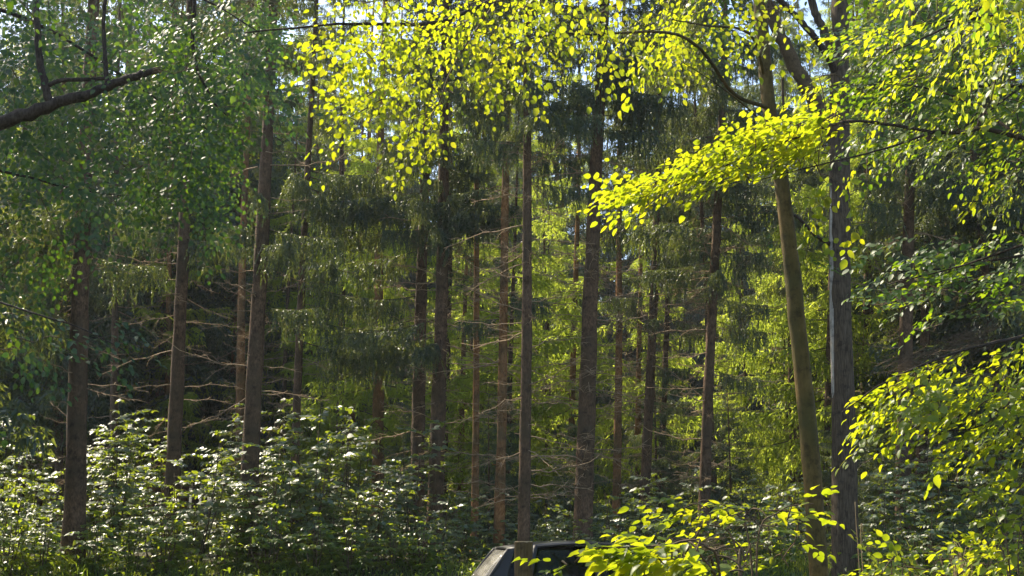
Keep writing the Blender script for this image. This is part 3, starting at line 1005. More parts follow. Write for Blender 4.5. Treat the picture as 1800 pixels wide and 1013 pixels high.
    def finish(self, nobj=300, fine=True):
        Pn, X, N, Sz = (np.array(a_) for a_ in self.L)
        X = nrm(X)
        Y = nrm(np.cross(N, X))
        Z = np.cross(X, Y)
        px, py, f = to_px(Pn)
        vis = (px > -5) & (px < 1805) & (py > -5) & (py < 1018) & (f > 0.5)
        score = np.where(vis, Sz / f, 0) * (0.85 + .15 * np.abs(Z @ FWD))
        idx = np.argsort(-score)[:nobj]
        idx = idx[score[idx] > 0]
        meshes = LEAF_ME[self.lm]
        for k in idx:
            o = link('leaf', meshes[k % len(meshes)], self.o)
            m_ = Matrix.Identity(4)
            for c, vec in enumerate((X[k], Y[k], Z[k])):
                for r_ in range(3):
                    m_[r_][c] = vec[r_] * Sz[k] * (1.0, .80 + .28 * ((k * 37) % 101) / 101, .3 + 2.2 * ((k * 61) % 97) / 97)[c]
            for r_ in range(3):
                m_[r_][3] = Pn[k][r_] - self.base[r_]
            o.matrix_local = m_
        keep = np.ones(len(Pn), bool)
        keep[idx] = False
        if keep.any():
            mb = MB()
            leaves_mesh(mb, BEECH, Pn[keep] - self.base, X[keep], N[keep], Sz[keep])
            link('foliage', mb.mesh('foliage', [M[self.lm]]), self.o, 'stuff')
        if self.tw.n:
            link('twigs', self.tw.mesh('twigs', [M['twig_dark']]), self.o, 'stuff')


LEAF_ME = {}
for lm in ('beech', 'deep', 'shaded_beech'):
    L_ = []
    for k in range(3):
        V, F = leaf_shape([(0.10, 0.17 + .01 * k), (0.30, 0.32 + .012 * k), (0.54, 0.36 + .01 * k), (0.77, 0.26), (0.92, 0.11)], 0.12 + .07 * k, 0.08 + .07 * k, 0.010)
        q = MB(); q.add(V, F)
        q.add(*tube([(-.16, 0, .02), (0, 0, 0)], [.008, .008], 3))
        L_.append(q.mesh('leaf', [M[lm]]))
    LEAF_ME[lm] = L_


def cluster(tr, box, n, d, ang, depth=(-.5, .5), tilt=(-40, 40), L=(.5, 1.0), size=(.075, .095), droop=.15, dens=1.0, region=None):
    """n flat leaf sprays whose bases lie in a photo box"""
    x0, x1, y0, y1 = box
    todo = []
    for _ in range(n):
        for _t in range(20):
            px, py = rng.uniform(x0, x1), rng.uniform(y0, y1)
            if region is None or region(px, py):
                break
        todo.append(P(px, py, rng.uniform(*d)))
    todo.sort(key=lambda p_: tr.nearest(p_)[1])
    for p0 in todo:
        th = R(rng.uniform(*ang))
        a_ = np.array([math.cos(th), rng.uniform(*depth), math.sin(th)])
        ti = R(rng.uniform(*tilt))
        u = np.array([rng.normal() * .18, -math.sin(ti), math.cos(ti)])
        tr.spray(p0, a_, u, rng.uniform(*L), rng.uniform(*size), dens, droop)


def along(tr, line, n, d, ang, off=20, **k):
    ln = np.array(line, dtype=float)
    for _ in range(n):
        t = rng.random() * (len(ln) - 1)
        i_ = int(t)
        p = ln[i_] + (ln[i_ + 1] - ln[i_]) * (t - i_)
        cluster(tr, (p[0] - off, p[0] + off, p[1] - off, p[1] + off), 1, d, ang, **k)


def base_of(px, py, d):
    p = P(px, py, d)
    return (p[0], p[1], float(gz(p[0], p[1])))


# --- curved olive beech
D1 = 14.0
pts = [P(1462, 1250, D1), P(1440, 1013, D1), P(1425, 800, D1), P(1401, 560, D1), P(1376, 340, D1), P(1350, 170, D1), P(1336, 0, D1), P(1325, -150, D1), P(1310, -380, D1), P(1300, -560, D1)]
bA = Broad('beech_tree', 'slender curved beech with smooth olive-brown trunk in front of the grey tree', 'tree', (pts[0][0], pts[0][1], 0.0), 'beech', 'beech_bark')
pts[0][2] = -0.1
px2m = D1 / FPX
bA.trunk(pts, [18 * px2m, 16 * px2m, 15.5 * px2m, 14 * px2m, 13.5 * px2m, 13 * px2m, 12 * px2m, 10 * px2m, 6 * px2m, 2 * px2m], flare=.15)
bA.branch([P(1350, 190, D1), P(1290, 165, 13.4), P(1240, 95, 12.4), P(1180, 58, 11.6), P(1050, 60, 10.8), P(960, 62, 10.2), P(870, 88, 9.8)], .024, .005, m_='beech_bark')
bA.branch([P(1330, -200, D1), P(1150, -130, 12), P(980, -60, 11), P(800, 30, 10), P(690, 42, 9.6), P(600, 42, 9.5), P(430, 58, 9.6)], .032, .006, m_='branch_bark')
bA.branch([P(1355, 235, D1), P(1330, 205, 13.6), P(1270, 155, 13), P(1200, 110, 12.4)], .013, .004)
bA.branch([P(1345, 140, D1), P(1318, 60, 13.5), P(1240, 45, 13), P(1180, 35, 12.6)], .022, .006)
bA.branch([P(1336, -60, D1), P(1200, -60, 12.5), P(1080, 10, 11.5), P(1020, 40, 11)], .025, .005)
bA.branch([P(800, 30, 10), P(740, 90, 9.7), P(690, 160, 9.5), P(600, 215, 9.3)], .010, .003)
bA.branch([P(870, 5, 10.2), P(800, 110, 9.8), P(760, 200, 9.7), P(690, 260, 9.5)], .010, .003)
Lsz = dict(size=(.044, .064))
cluster(bA, (600, 980, -40, 12), 31, (8.8, 10.3), (190, 330), tilt=(-48, 0), **Lsz)
cluster(bA, (650, 810, 20, 105), 12, (8.8, 10), (200, 320), tilt=(-48, 0), **Lsz)
cluster(bA, (580, 660, 30, 90), 9, (9, 10), (190, 260), tilt=(-48, 0), L=(.35, .7), **Lsz)
along(bA, [(760, 130), (690, 150), (620, 195), (605, 215)], 11, (9, 9.8), (190, 240), tilt=(-48, 0), L=(.3, .55), **Lsz)
along(bA, [(790, 160), (750, 190), (710, 225)], 9, (9.2, 9.8), (195, 260), tilt=(-48, 0), L=(.3, .5), **Lsz)
cluster(bA, (750, 800, 150, 220), 6, (9.4, 10), (240, 300), L=(.3, .45), **Lsz)
cluster(bA, (790, 930, 0, 80), 16, (9.4, 10.5), (210, 310), tilt=(-48, 0), L=(.35, .7), **Lsz)
cluster(bA, (900, 1100, -40, 35), 26, (9.8, 11.5), (200, 330), tilt=(-48, 0), L=(.35, .7), **Lsz)
cluster(bA, (1100, 1190, 40, 110), 12, (11, 12.5), (230, 300), tilt=(-48, 0), L=(.3, .55), size=(.075, .095))
cluster(bA, (1140, 1330, -40, 80), 24, (14.3, 15.5), (190, 300), tilt=(-48, 0), L=(.4, .8), size=(.07, .09))
cluster(bA, (1340, 1420, -20, 30), 4, (12, 13.4), (220, 330), size=(.07, .09))
cluster(bA, (500, 1300, -330, -60), 18, (7, 9), (180, 360), **Lsz)
bA.branch([P(1320, -200, D1), P(1200, -260, 14.6), P(1050, -280, 15.2), P(850, -320, 15.5)], .03, .006)
bA.branch([P(1322, -160, D1), P(1240, -200, 15), P(1150, -230, 16)], .03, .006)
cluster(bA, (1000, 1400, -420, -110), 80, (14, 16.5), (180, 360), L=(.6, 1.2), **Lsz)  # unseen upper crown, added to shade the upper-right leaves
cluster(bA, (650, 1000, -420, -230), 26, (14.3, 16), (180, 360), L=(.6, 1.2), **Lsz)  # thinner unseen crown, added to dapple the lower-right sprays
bA.finish()

# --- big grey furrowed tree with three limbs going up to the left
D2 = 24.0
k2 = D2 / FPX
pts = [P(1488, 1000, D2), P(1486, 930, D2), P(1483, 760, D2), P(1478, 560, D2), P(1476, 380, D2), P(1476, 200, D2), P(1478, 0, D2), P(1480, -200, D2), P(1482, -420, D2)]
pts[0][2] = float(gz(pts[0][0], pts[0][1])) - .1
bG = Broad('grey_tree', 'big straight tree with furrowed grey bark and a pale sunlit strip down its left side', 'tree', (pts[0][0], pts[0][1], float(gz(pts[0][0], pts[0][1]))), 'deep', 'grey_bark')
bG.trunk(pts, [23 * k2, 21 * k2, 20.5 * k2, 19.5 * k2, 18.5 * k2, 17 * k2, 15.5 * k2, 11 * k2, 4 * k2], flare=.25, rough=.04)
bG.branch([P(1468, 230, D2), P(1435, 180, 23.8), P(1395, 110, 23.6), P(1362, 40, 23.4), P(1330, -80, 23.2)], 16 * k2, 9 * k2, m_='twig_dark', sides=12)
bG.branch([P(1470, 130, D2), P(1450, 92, 23.6), P(1415, 45, 23.2), P(1370, 0, 23), P(1310, -60, 22.8)], 7 * k2, 4 * k2, m_='branch_bark')
bG.branch([P(1470, 105, D2), P(1450, 62, 24), P(1430, 10, 24), P(1412, -60, 24)], 9 * k2, 6 * k2, m_='grey_bark')
bG.branch([P(1460, 430, D2), P(1435, 415, 23.6), P(1405, 385, 23.2), P(1385, 372, 23)], 4 * k2, 2 * k2, m_='branch_bark')
cluster(bG, (1380, 1560, -250, -40), 20, (22, 25), (180, 360), L=(.7, 1.4), size=(.09, .11))
cluster(bG, (1240, 1340, -60, 60), 14, (22.5, 24), (180, 360), L=(.6, 1.0), size=(.09, .11))
cluster(bG, (1340, 1480, 380, 470), 4, (22.6, 23.2), (180, 360), L=(.4, .7), size=(.09, .11))
M['lit_rim'] = bark_mat('pale_sunlit_rim', [(0.3, (0.16, 0.14, 0.11)), (0.6, (0.34, 0.31, 0.26)), (0.9, (0.48, 0.44, 0.38))], (26, 26, 1.2), 0.6)  # sunlit rim of the trunk, painted as a pale strip
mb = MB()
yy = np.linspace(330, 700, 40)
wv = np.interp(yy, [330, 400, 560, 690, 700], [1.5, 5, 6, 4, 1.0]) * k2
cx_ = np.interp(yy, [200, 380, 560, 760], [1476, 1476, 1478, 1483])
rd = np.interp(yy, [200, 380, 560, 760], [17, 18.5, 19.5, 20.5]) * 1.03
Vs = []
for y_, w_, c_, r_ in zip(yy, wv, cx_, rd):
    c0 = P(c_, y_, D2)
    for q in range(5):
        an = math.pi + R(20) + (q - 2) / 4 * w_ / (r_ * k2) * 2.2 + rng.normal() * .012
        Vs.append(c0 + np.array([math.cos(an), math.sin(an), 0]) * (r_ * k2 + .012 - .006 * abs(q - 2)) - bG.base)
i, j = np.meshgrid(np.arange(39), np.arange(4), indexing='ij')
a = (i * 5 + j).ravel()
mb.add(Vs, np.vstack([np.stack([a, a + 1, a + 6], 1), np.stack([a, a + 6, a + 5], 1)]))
link('sunlit_strip', mb.mesh('sunlit_strip', [M['lit_rim']], True), bG.o)
bG.finish(120)

# --- beech outside the left edge: thick dark limb and the shaded green canopy
D3 = 13.0
pb = base_of(-260, 900, D3)
bB = Broad('beech_tree', 'beech at the left edge reaching a thick dark limb and shaded green canopy into view', 'tree', pb, 'deep', 'branch_bark')
x3 = pb[0]
bB.trunk([(x3, D3, -.1), (x3 + .05, D3, 2), tuple(P(-255, 330, D3)), tuple(P(-265, 0, D3)), tuple(P(-250, -400, D3)), tuple(P(-240, -700, D3))], [.24, .2, .18, .16, .12, .04], flare=.2)
k3 = D3 / FPX
bB.branch([P(-255, 340, D3), P(-120, 268, D3), P(0, 217, D3), P(70, 192, D3), P(120, 176, D3), P(160, 165, D3), P(200, 147, D3), P(240, 134, D3), P(268, 125, D3)], 15 * k3, 5.5 * k3, n=34, sides=12)
for q in range(7):      # splintered broken end
    mbs = MB()
    c0 = P(264, 126, D3) + rng.normal(size=3) * .012
    mbs.add(*tube([c0, c0 + np.array([.07, 0, .022]) + rng.normal(size=3) * .012, c0 + np.array([.10 + .07 * rng.random(), 0, .04]) + rng.normal(size=3) * .02], [.016, .011, .001], 5))
    bB.tw.add(*[mbs.arrays()[0] - bB.base, mbs.arrays()[1]])
bB.branch([P(90, 186, D3), P(82, 160, D3), P(70, 110, D3), P(65, 40, D3), P(58, -60, 13.2)], 8 * k3, 5 * k3, sides=10)
bB.branch([P(86, 150, D3), P(110, 141, D3), P(150, 140, D3), P(185, 138, D3)], 4.5 * k3, 3.5 * k3)
bB.branch([P(188, 152, D3), P(185, 100, D3), P(182, 40, D3), P(190, -40, 13)], 4.5 * k3, 3 * k3)
bB.branch([P(-262, -60, D3), P(0, -160, 13.5), P(200, -140, 14), P(330, -40, 14.3), P(338, 90, 14.5), P(370, 170, 14.5), P(400, 205, 14.5)], 9 * k3, .006)
bB.branch([P(-260, 60, D3), P(-100, 0, 13.5), P(60, 40, 14.4), P(180, 110, 14.6), P(300, 190, 14.8), P(420, 260, 15)], 6 * k3, .006)
bB.branch([P(-258, 240, D3), P(-120, 280, 13.6), P(0, 300, 14), P(120, 330, 14.3), P(220, 345, 14.4)], 5 * k3, .005)
bB.branch([P(-255, 470, D3), P(-100, 500, 12.4), P(40, 545, 12), P(150, 580, 11.8), P(240, 630, 11.8)], 2.6 * k3, .004)
bB.branch([P(60, -40, 13.2), P(200, -60, 13.6), P(360, 0, 14), P(460, 60, 14)], 4 * k3, .005)
Bz = dict(size=(.065, .085))


def regB(px, py):
    return py < 345 - max(0, px - 380) * .5 and py < 260 + px * .5 and (px < 410 or py < 240 - (px - 410) * 2.0)


cluster(bB, (0, 500, -30, 340), 330, (13.2, 17), (200, 340), depth=(-.6, .6), tilt=(20, 60), L=(.5, 1.1), region=regB, **Bz)
cluster(bB, (-450, 100, -420, -30), 34, (8, 11.5), (180, 360), L=(.6, 1.2), **Bz)
cluster(bB, (370, 430, 60, 260), 10, (14, 15.5), (250, 310), L=(.4, .8), **Bz)
cluster(bB, (0, 200, 550, 615), 9, (11.6, 12.4), (300, 350), tilt=(0, 30), L=(.4, .8), **Bz)
cluster(bB, (-60, 60, 560, 640), 5, (11.8, 13), (260, 340), tilt=(10, 40), L=(.4, .8), **Bz)
cluster(bB, (-60, 130, 330, 470), 16, (13.5, 15), (240, 340), L=(.5, .9), **Bz)
bB.finish()

# --- beech outside the right edge: bright spray and shaded canopy at the upper right
D4 = 11.0
pb = base_of(2030, 900, D4)
bC = Broad('beech_tree', 'beech at the right edge reaching long layered leaf sprays far into view', 'tree', pb, 'beech', 'branch_bark')
x4 = pb[0]
bC.trunk([(x4, D4, -.1), (x4, D4, 2), tuple(P(2020, 260, D4)), tuple(P(2030, -100, D4)), tuple(P(2030, -500, D4)), tuple(P(2020, -900, D4))], [.2, .17, .15, .13, .09, .03], flare=.2, m_='beech_bark')
k4 = D4 / FPX
bC.branch([P(2022, 290, D4), P(1900, 262, D4), P(1800, 244, D4), P(1725, 226, D4), P(1690, 234, 10.8), P(1640, 232, 10.7), P(1570, 220, 10.5), P(1490, 214, 10.3), P(1390, 245, 10.1), P(1290, 285, 10), P(1190, 325, 10), P(1110, 355, 10)], .026, .004, n=40)
bC.branch([P(1718, 226, D4), P(1730, 190, D4), P(1745, 150, 11.2), P(1790, 90, 11.4), P(1830, 20, 11.6)], .02, .008)
bC.branch([P(2025, -20, D4), P(1900, -10, 11.4), P(1760, 0, 11.6), P(1660, 50, 11.8), P(1560, 95, 12)], .03, .005)
bC.branch([P(1640, 232, 10.7), P(1560, 260, 10.4), P(1440, 290, 10.2), P(1320, 320, 10.2)], .012, .003)
bC.branch([P(1800, 244, D4), P(1700, 180, 11.4), P(1600, 150, 11.6), P(1500, 150, 11.6)], .016, .003)
bC.branch([P(2020, 420, D4), P(1900, 400, 11), P(1800, 430, 11.4), P(1680, 470, 12), P(1560, 500, 12.4)], .022, .004)
bC.branch([P(2015, 560, D4), P(1900, 560, 10), P(1800, 590, 9.6), P(1680, 620, 9.4), P(1560, 670, 9.4), P(1480, 725, 9.4)], .022, .004)
bC.branch([P(1900, 560, 10), P(1830, 640, 9.6), P(1740, 740, 9.4), P(1650, 760, 9.4)], .014, .003)
Cz = dict(size=(.062, .086))
along(bC, [(1490, 205), (1400, 222), (1310, 258), (1220, 298), (1140, 335)], 120, (9.6, 10.6), (180, 212), depth=(-.6, .4), tilt=(-36, 10), off=18, L=(.25, .6), droop=.12, **Cz)
along(bC, [(1470, 260), (1400, 275), (1320, 300), (1220, 335)], 44, (9.8, 10.6), (180, 212), depth=(-.6, .4), tilt=(-24, 4), off=14, L=(.25, .5), droop=.06, **Cz)
cluster(bC, (1440, 1500, 290, 400), 7, (9.8, 10.4), (240, 300), tilt=(-24, 4), L=(.3, .5), **Cz)
cluster(bC, (1400, 1500, 120, 200), 7, (10.5, 11.5), (180, 230), tilt=(-24, 4), L=(.35, .7), **Cz)
cluster(bC, (1560, 1850, 30, 250), 26, (10.2, 11.2), (180, 250), depth=(-.7, .5), tilt=(-24, 4), L=(.4, .8), **Cz)
cluster(bC, (1560, 1850, -60, 110), 20, (10.5, 11.5), (180, 270), depth=(-.6, .5), tilt=(-24, 4), L=(.4, .8), **Cz)
cluster(bC, (1650, 2000, -420, -60), 40, (7, 10), (180, 360), L=(.6, 1.2), **Cz)
cluster(bC, (1760, 1840, 270, 330), 10, (10, 11), (200, 260), tilt=(-24, 4), L=(.4, .6), **Cz)
cluster(bC, (1560, 1870, 510, 760), 84, (9, 10.2), (185, 235), depth=(-.6, .5), tilt=(-24, 4), L=(.35, .65), region=lambda px, py: 570 + (1800 - px) * .38 < py < 770 - (1800 - px) * .22, **Cz)
along(bC, [(1660, 640), (1600, 670), (1545, 700)], 10, (9.2, 9.6), (185, 215), tilt=(-24, 4), off=8, L=(.25, .45), **Cz)
cluster(bC, (1740, 1860, 710, 800), 12, (9, 10), (190, 260), tilt=(-24, 4), L=(.4, .7), **Cz)
bC.finish()


# --- added second tree past the right edge, shade put into its leaf colour
D5 = 13.0
pb = base_of(2120, 900, D5)
bR = Broad('added_beech_tree', 'added tree with shade-coloured leaves at the right edge whose canopy fills the upper right behind the bright sprays', 'tree', pb, 'shaded_beech', 'branch_bark')
x5 = pb[0]
bR.trunk([(x5, D5, -.1), (x5, D5, 2), tuple(P(2115, 260, D5)), tuple(P(2120, -100, D5)), tuple(P(2120, -600, D5)), tuple(P(2110, -900, D5))], [.2, .17, .15, .13, .09, .03], flare=.2)
bR.branch([P(2115, 200, D5), P(1950, 150, D5), P(1800, 150, 12.8), P(1650, 160, 12.8), P(1530, 200, 13)], .035, .004)
bR.branch([P(2118, 0, D5), P(1950, -20, D5), P(1800, 20, 13), P(1650, 40, 13.2), P(1520, 60, 13.4)], .035, .004)
bR.branch([P(2115, 460, D5), P(1950, 440, D5), P(1800, 450, 13), P(1680, 470, 13), P(1540, 480, 13.2)], .03, .004)
bR.branch([P(1800, 150, 12.8), P(1700, 220, 12.6), P(1600, 260, 12.6)], .012, .004)
Rz = dict(size=(.075, .095), droop=.12)
cluster(bR, (1540, 1880, 40, 255), 120, (12, 14), (175, 230), depth=(-.7, .5), tilt=(-20, 40), L=(.5, .9), **Rz)
cluster(bR, (1560, 1880, -60, 90), 50, (12, 14.2), (175, 250), depth=(-.6, .5), tilt=(-20, 40), L=(.5, .9), **Rz)
cluster(bR, (1600, 1880, 400, 540), 46, (12.2, 14), (175, 225), depth=(-.6, .5), tilt=(-20, 40), L=(.4, .8), **Rz)
cluster(bR, (1600, 2000, -500, -60), 60, (9, 13.5), (180, 360), L=(.6, 1.2), **Rz)
bR.finish(200)

# --- young beeches low on the right
def sapling(px, d, label, H, stems, clusters, group='young beeches at the lower right', nobj=300):
    p = base_of(px, 1000, d)
    s = Broad('beech_sapling', label, 'sapling', p, 'beech', 'twig_dark', group)
    for st in stems:
        s.branch([np.array(p)] + [P(*q) for q in st], .008, .0025, sides=6)
    for box, n, dd, ang, kw in clusters:
        cluster(s, box, n, dd, ang, **kw)
    s.finish(nobj)


sapling(1290, 5.6, 'young beech with big yellow backlit leaves spread in front of the car', 1.7,
        [[(1270, 1060, 5.6), (1240, 960, 5.5), (1150, 960, 5.4), (1040, 965, 5.3)], [(1260, 1040, 5.6), (1240, 990, 5.6), (1220, 960, 5.6), (1190, 945, 5.6)],
         [(1300, 1020, 5.7), (1310, 985, 5.7), (1320, 955, 5.7)]],
        [((1150, 1260, 945, 985), 9, (5.2, 5.8), (165, 205), dict(tilt=(-30, 30), L=(.2, .32), size=(.07, .095), droop=.1)),
         ((1150, 1320, 940, 1010), 20, (5.3, 5.9), (165, 200), dict(tilt=(-30, 10), L=(.2, .35), size=(.065, .09), droop=.1)),
         ((1090, 1150, 960, 978), 3, (5.2, 5.5), (175, 200), dict(tilt=(-30, 30), L=(.14, .2), size=(.075, .095), droop=.1)),
         ((960, 1010, 965, 1010), 3, (5.2, 5.6), (170, 250), dict(tilt=(-30, 30), L=(.12, .2), size=(.04, .05), droop=.1))])
sapling(1330, 8.0, 'young beech with small bright leaves just left of the curved trunk', 2.0,
        [[(1320, 980, 8), (1290, 900, 8), (1240, 880, 8)], [(1330, 980, 8), (1370, 900, 8), (1430, 885, 8)], [(1300, 990, 8), (1240, 920, 8), (1150, 900, 8)]],
        [((1200, 1340, 885, 925), 14, (7.7, 8.4), (165, 195), dict(tilt=(-30, 10), L=(.22, .4), size=(.055, .075), droop=.1)),
         ((1330, 1400, 880, 960), 9, (7.8, 8.3), (-20, 30), dict(tilt=(-30, 30), L=(.2, .4), size=(.06, .08), droop=.1)),
         ((1120, 1400, 960, 1013), 16, (7.6, 8.4), (165, 195), dict(tilt=(-30, 10), L=(.22, .4), size=(.055, .075), droop=.1))])
sapling(1780, 9.0, 'leafy young beech in the lower right corner', 2.0,
        [[(1775, 1000, 9), (1760, 930, 9), (1740, 880, 9)], [(1790, 1000, 9), (1800, 900, 9)], [(1770, 1000, 9), (1740, 960, 9), (1720, 930, 9)]],
        [((1730, 1840, 850, 960), 14, (8.8, 9.6), (150, 240), dict(tilt=(-30, 30), L=(.3, .55), size=(.07, .09), droop=.2))])
sapling(1640, 12.0, 'low spreading beech seedling cluster along the bottom edge right of the grey tree', 1.5,
        [[(1600, 1010, 12), (1560, 985, 12)], [(1640, 1010, 12), (1680, 985, 12)], [(1700, 1020, 12.2), (1740, 990, 12)]],
        [((1520, 1820, 975, 1020), 46, (11.2, 13), (120, 240), dict(tilt=(-30, 30), L=(.3, .5), size=(.07, .095), droop=.15))])

# ------------------------------------------------------------------ wooden post
DP = 12.0
p = P(921, 1000, DP)
ztop = P(921, 953, DP)[2]
post = thing('wooden_post', 'short weathered wooden post standing in front of the dark car', 'post', (p[0], DP, 0))
mb = MB()
n = 22
zs = np.linspace(-.15, ztop, n)
V, F = tube(np.stack([0.004 * np.sin(zs * 3), 0 * zs, zs], 1), np.full(n, .084), 20, cap=False)
V += rng.normal(size=V.shape) * .0012
mb.add(V, F)
link('shaft', mb.mesh('shaft', [M['wood']], True), post)
mb = MB()
V, F = tube(np.array([[0, 0, ztop - .01], [0, 0, ztop - .001], [0.0, 0, ztop + .006]]) + np.array([0.004 * math.sin(ztop * 3), 0, 0]), [.0825, .0825, .079], 20)
mb.add(V, F)
link('cut_end', mb.mesh('cut_end', [M['cut']]), post)

# ------------------------------------------------------------------ the dark car
M['paint'] = plain('dark_car_paint', (0.012, 0.013, 0.016), 0.38, 0.0, 0.4, 0.45, .15)
M['trim'] = plain('black_rubber_trim', (0.012, 0.012, 0.012), 0.6)
M['chrome'] = plain('bright_metal_strip', (0.55, 0.56, 0.58), 0.22, 1.0)
M['seat'] = plain('dark_seat_fabric', (0.02, 0.02, 0.022), 0.9)
M['lamp'] = plain('lamp_lens', (0.6, 0.62, 0.65), 0.1)
M['red'] = plain('red_lamp_lens', (0.35, 0.01, 0.01), 0.15)
M['glass'] = glass_mat('car_glass')


def quad_sheet(c00, c10, c11, c01, nu=8, nv=6, bulge=(0, 0, 0)):
    c00, c10, c11, c01 = (np.array(c, dtype=float) for c in (c00, c10, c11, c01))
    u, v = np.meshgrid(np.linspace(0, 1, nu), np.linspace(0, 1, nv))
    u, v = u[..., None], v[..., None]
    Pq = c00 * (1 - u) * (1 - v) + c10 * u * (1 - v) + c11 * u * v + c01 * (1 - u) * v
    Pq = Pq + np.array(bulge) * (4 * u * (1 - u)) * (4 * v * (1 - v)) ** .5
    V = Pq.reshape(-1, 3)
    i, j = np.meshgrid(np.arange(nv - 1), np.arange(nu - 1), indexing='ij')
    a = (i * nu + j).ravel()
    return V, np.vstack([np.stack([a, a + 1, a + nu + 1], 1), np.stack([a, a + nu + 1, a + nu], 1)])


def solid(o, th, bev=0.0):
    m_ = o.modifiers.new('thickness', 'SOLIDIFY')
    m_.thickness = th
    m_.offset = 0
    if bev:
        b_ = o.modifiers.new('bevel', 'BEVEL')
        b_.width = bev
        b_.segments = 2
    return o


def bar(pts, wd, th, sides=8):
    """rounded bar"""
    V, F = tube(spline(pts, 10), np.full(10, 1.0), sides)
    c = spline(pts, 10).repeat(sides, 0)
    off = V[:len(c)] - c
    V[:len(c)] = c + off * np.array([wd, th, wd])
    V[-1] = c[-1]
    return V, F


car = thing('parked_car', 'dark hatchback parked behind the wooden post with only its roof and windows showing', 'car', (0, 0, 0))
# body below the windows: lofted side outline, extruded across
out = [(-1.98, .35), (-2.02, .62), (-1.95, .92), (-1.0, .96), (1.0, .93), (1.85, .80), (2.02, .62), (2.05, .32), (1.72, .24), (-1.72, .24)]
hw = {0: .84, 1: .87, 2: .80, 3: .81, 4: .81, 5: .76, 6: .80, 7: .82, 8: .82, 9: .82}
mb = MB()
nO = len(out)
V = [(x, -hw[i], z) for i, (x, z) in enumerate(out)] + [(x, hw[i], z) for i, (x, z) in enumerate(out)]
F = []
for i in range(nO):
    j = (i + 1) % nO
    F += [(i, j, nO + j), (i, nO + j, nO + i)]
for i in range(1, nO - 1):
    F += [(0, i + 1, i), (nO, nO + i, nO + i + 1)]
mb.add(V, F)
ob = link('body', mb.mesh('body', [M['paint']]), car)
bv = ob.modifiers.new('bevel', 'BEVEL'); bv.width = .06; bv.segments = 3; bv.limit_method = 'ANGLE'; bv.angle_limit = R(20)
RZ = 1.47
fr, rr_, rw = 0.42, -1.42, .58             # roof front x, rear x, half width
mb = MB()
nu, nv = 15, 11
Vr = []
for a_ in np.linspace(0, 1, nv):
    for b_ in np.linspace(0, 1, nu):
        x = fr + (rr_ - fr) * b_
        y = -rw + 2 * rw * a_
        e = 1 - (2 * a_ - 1) ** 4
        z = RZ - .035 + .035 * e + .035 * math.sin(math.pi * min(1, b_ * 1.0)) - .03 * (1 - b_) ** 6 - .06 * b_ ** 3
        Vr.append((x, y, z))
i, j = np.meshgrid(np.arange(nv - 1), np.arange(nu - 1), indexing='ij')
a = (i * nu + j).ravel()
mb.add(Vr, np.vstack([np.stack([a, a + 1, a + nu + 1], 1), np.stack([a, a + nu + 1, a + nu], 1)]))
solid(link('roof', mb.mesh('roof', [M['paint']], True), car), .03)
zf, zr = RZ - .05, RZ - .085
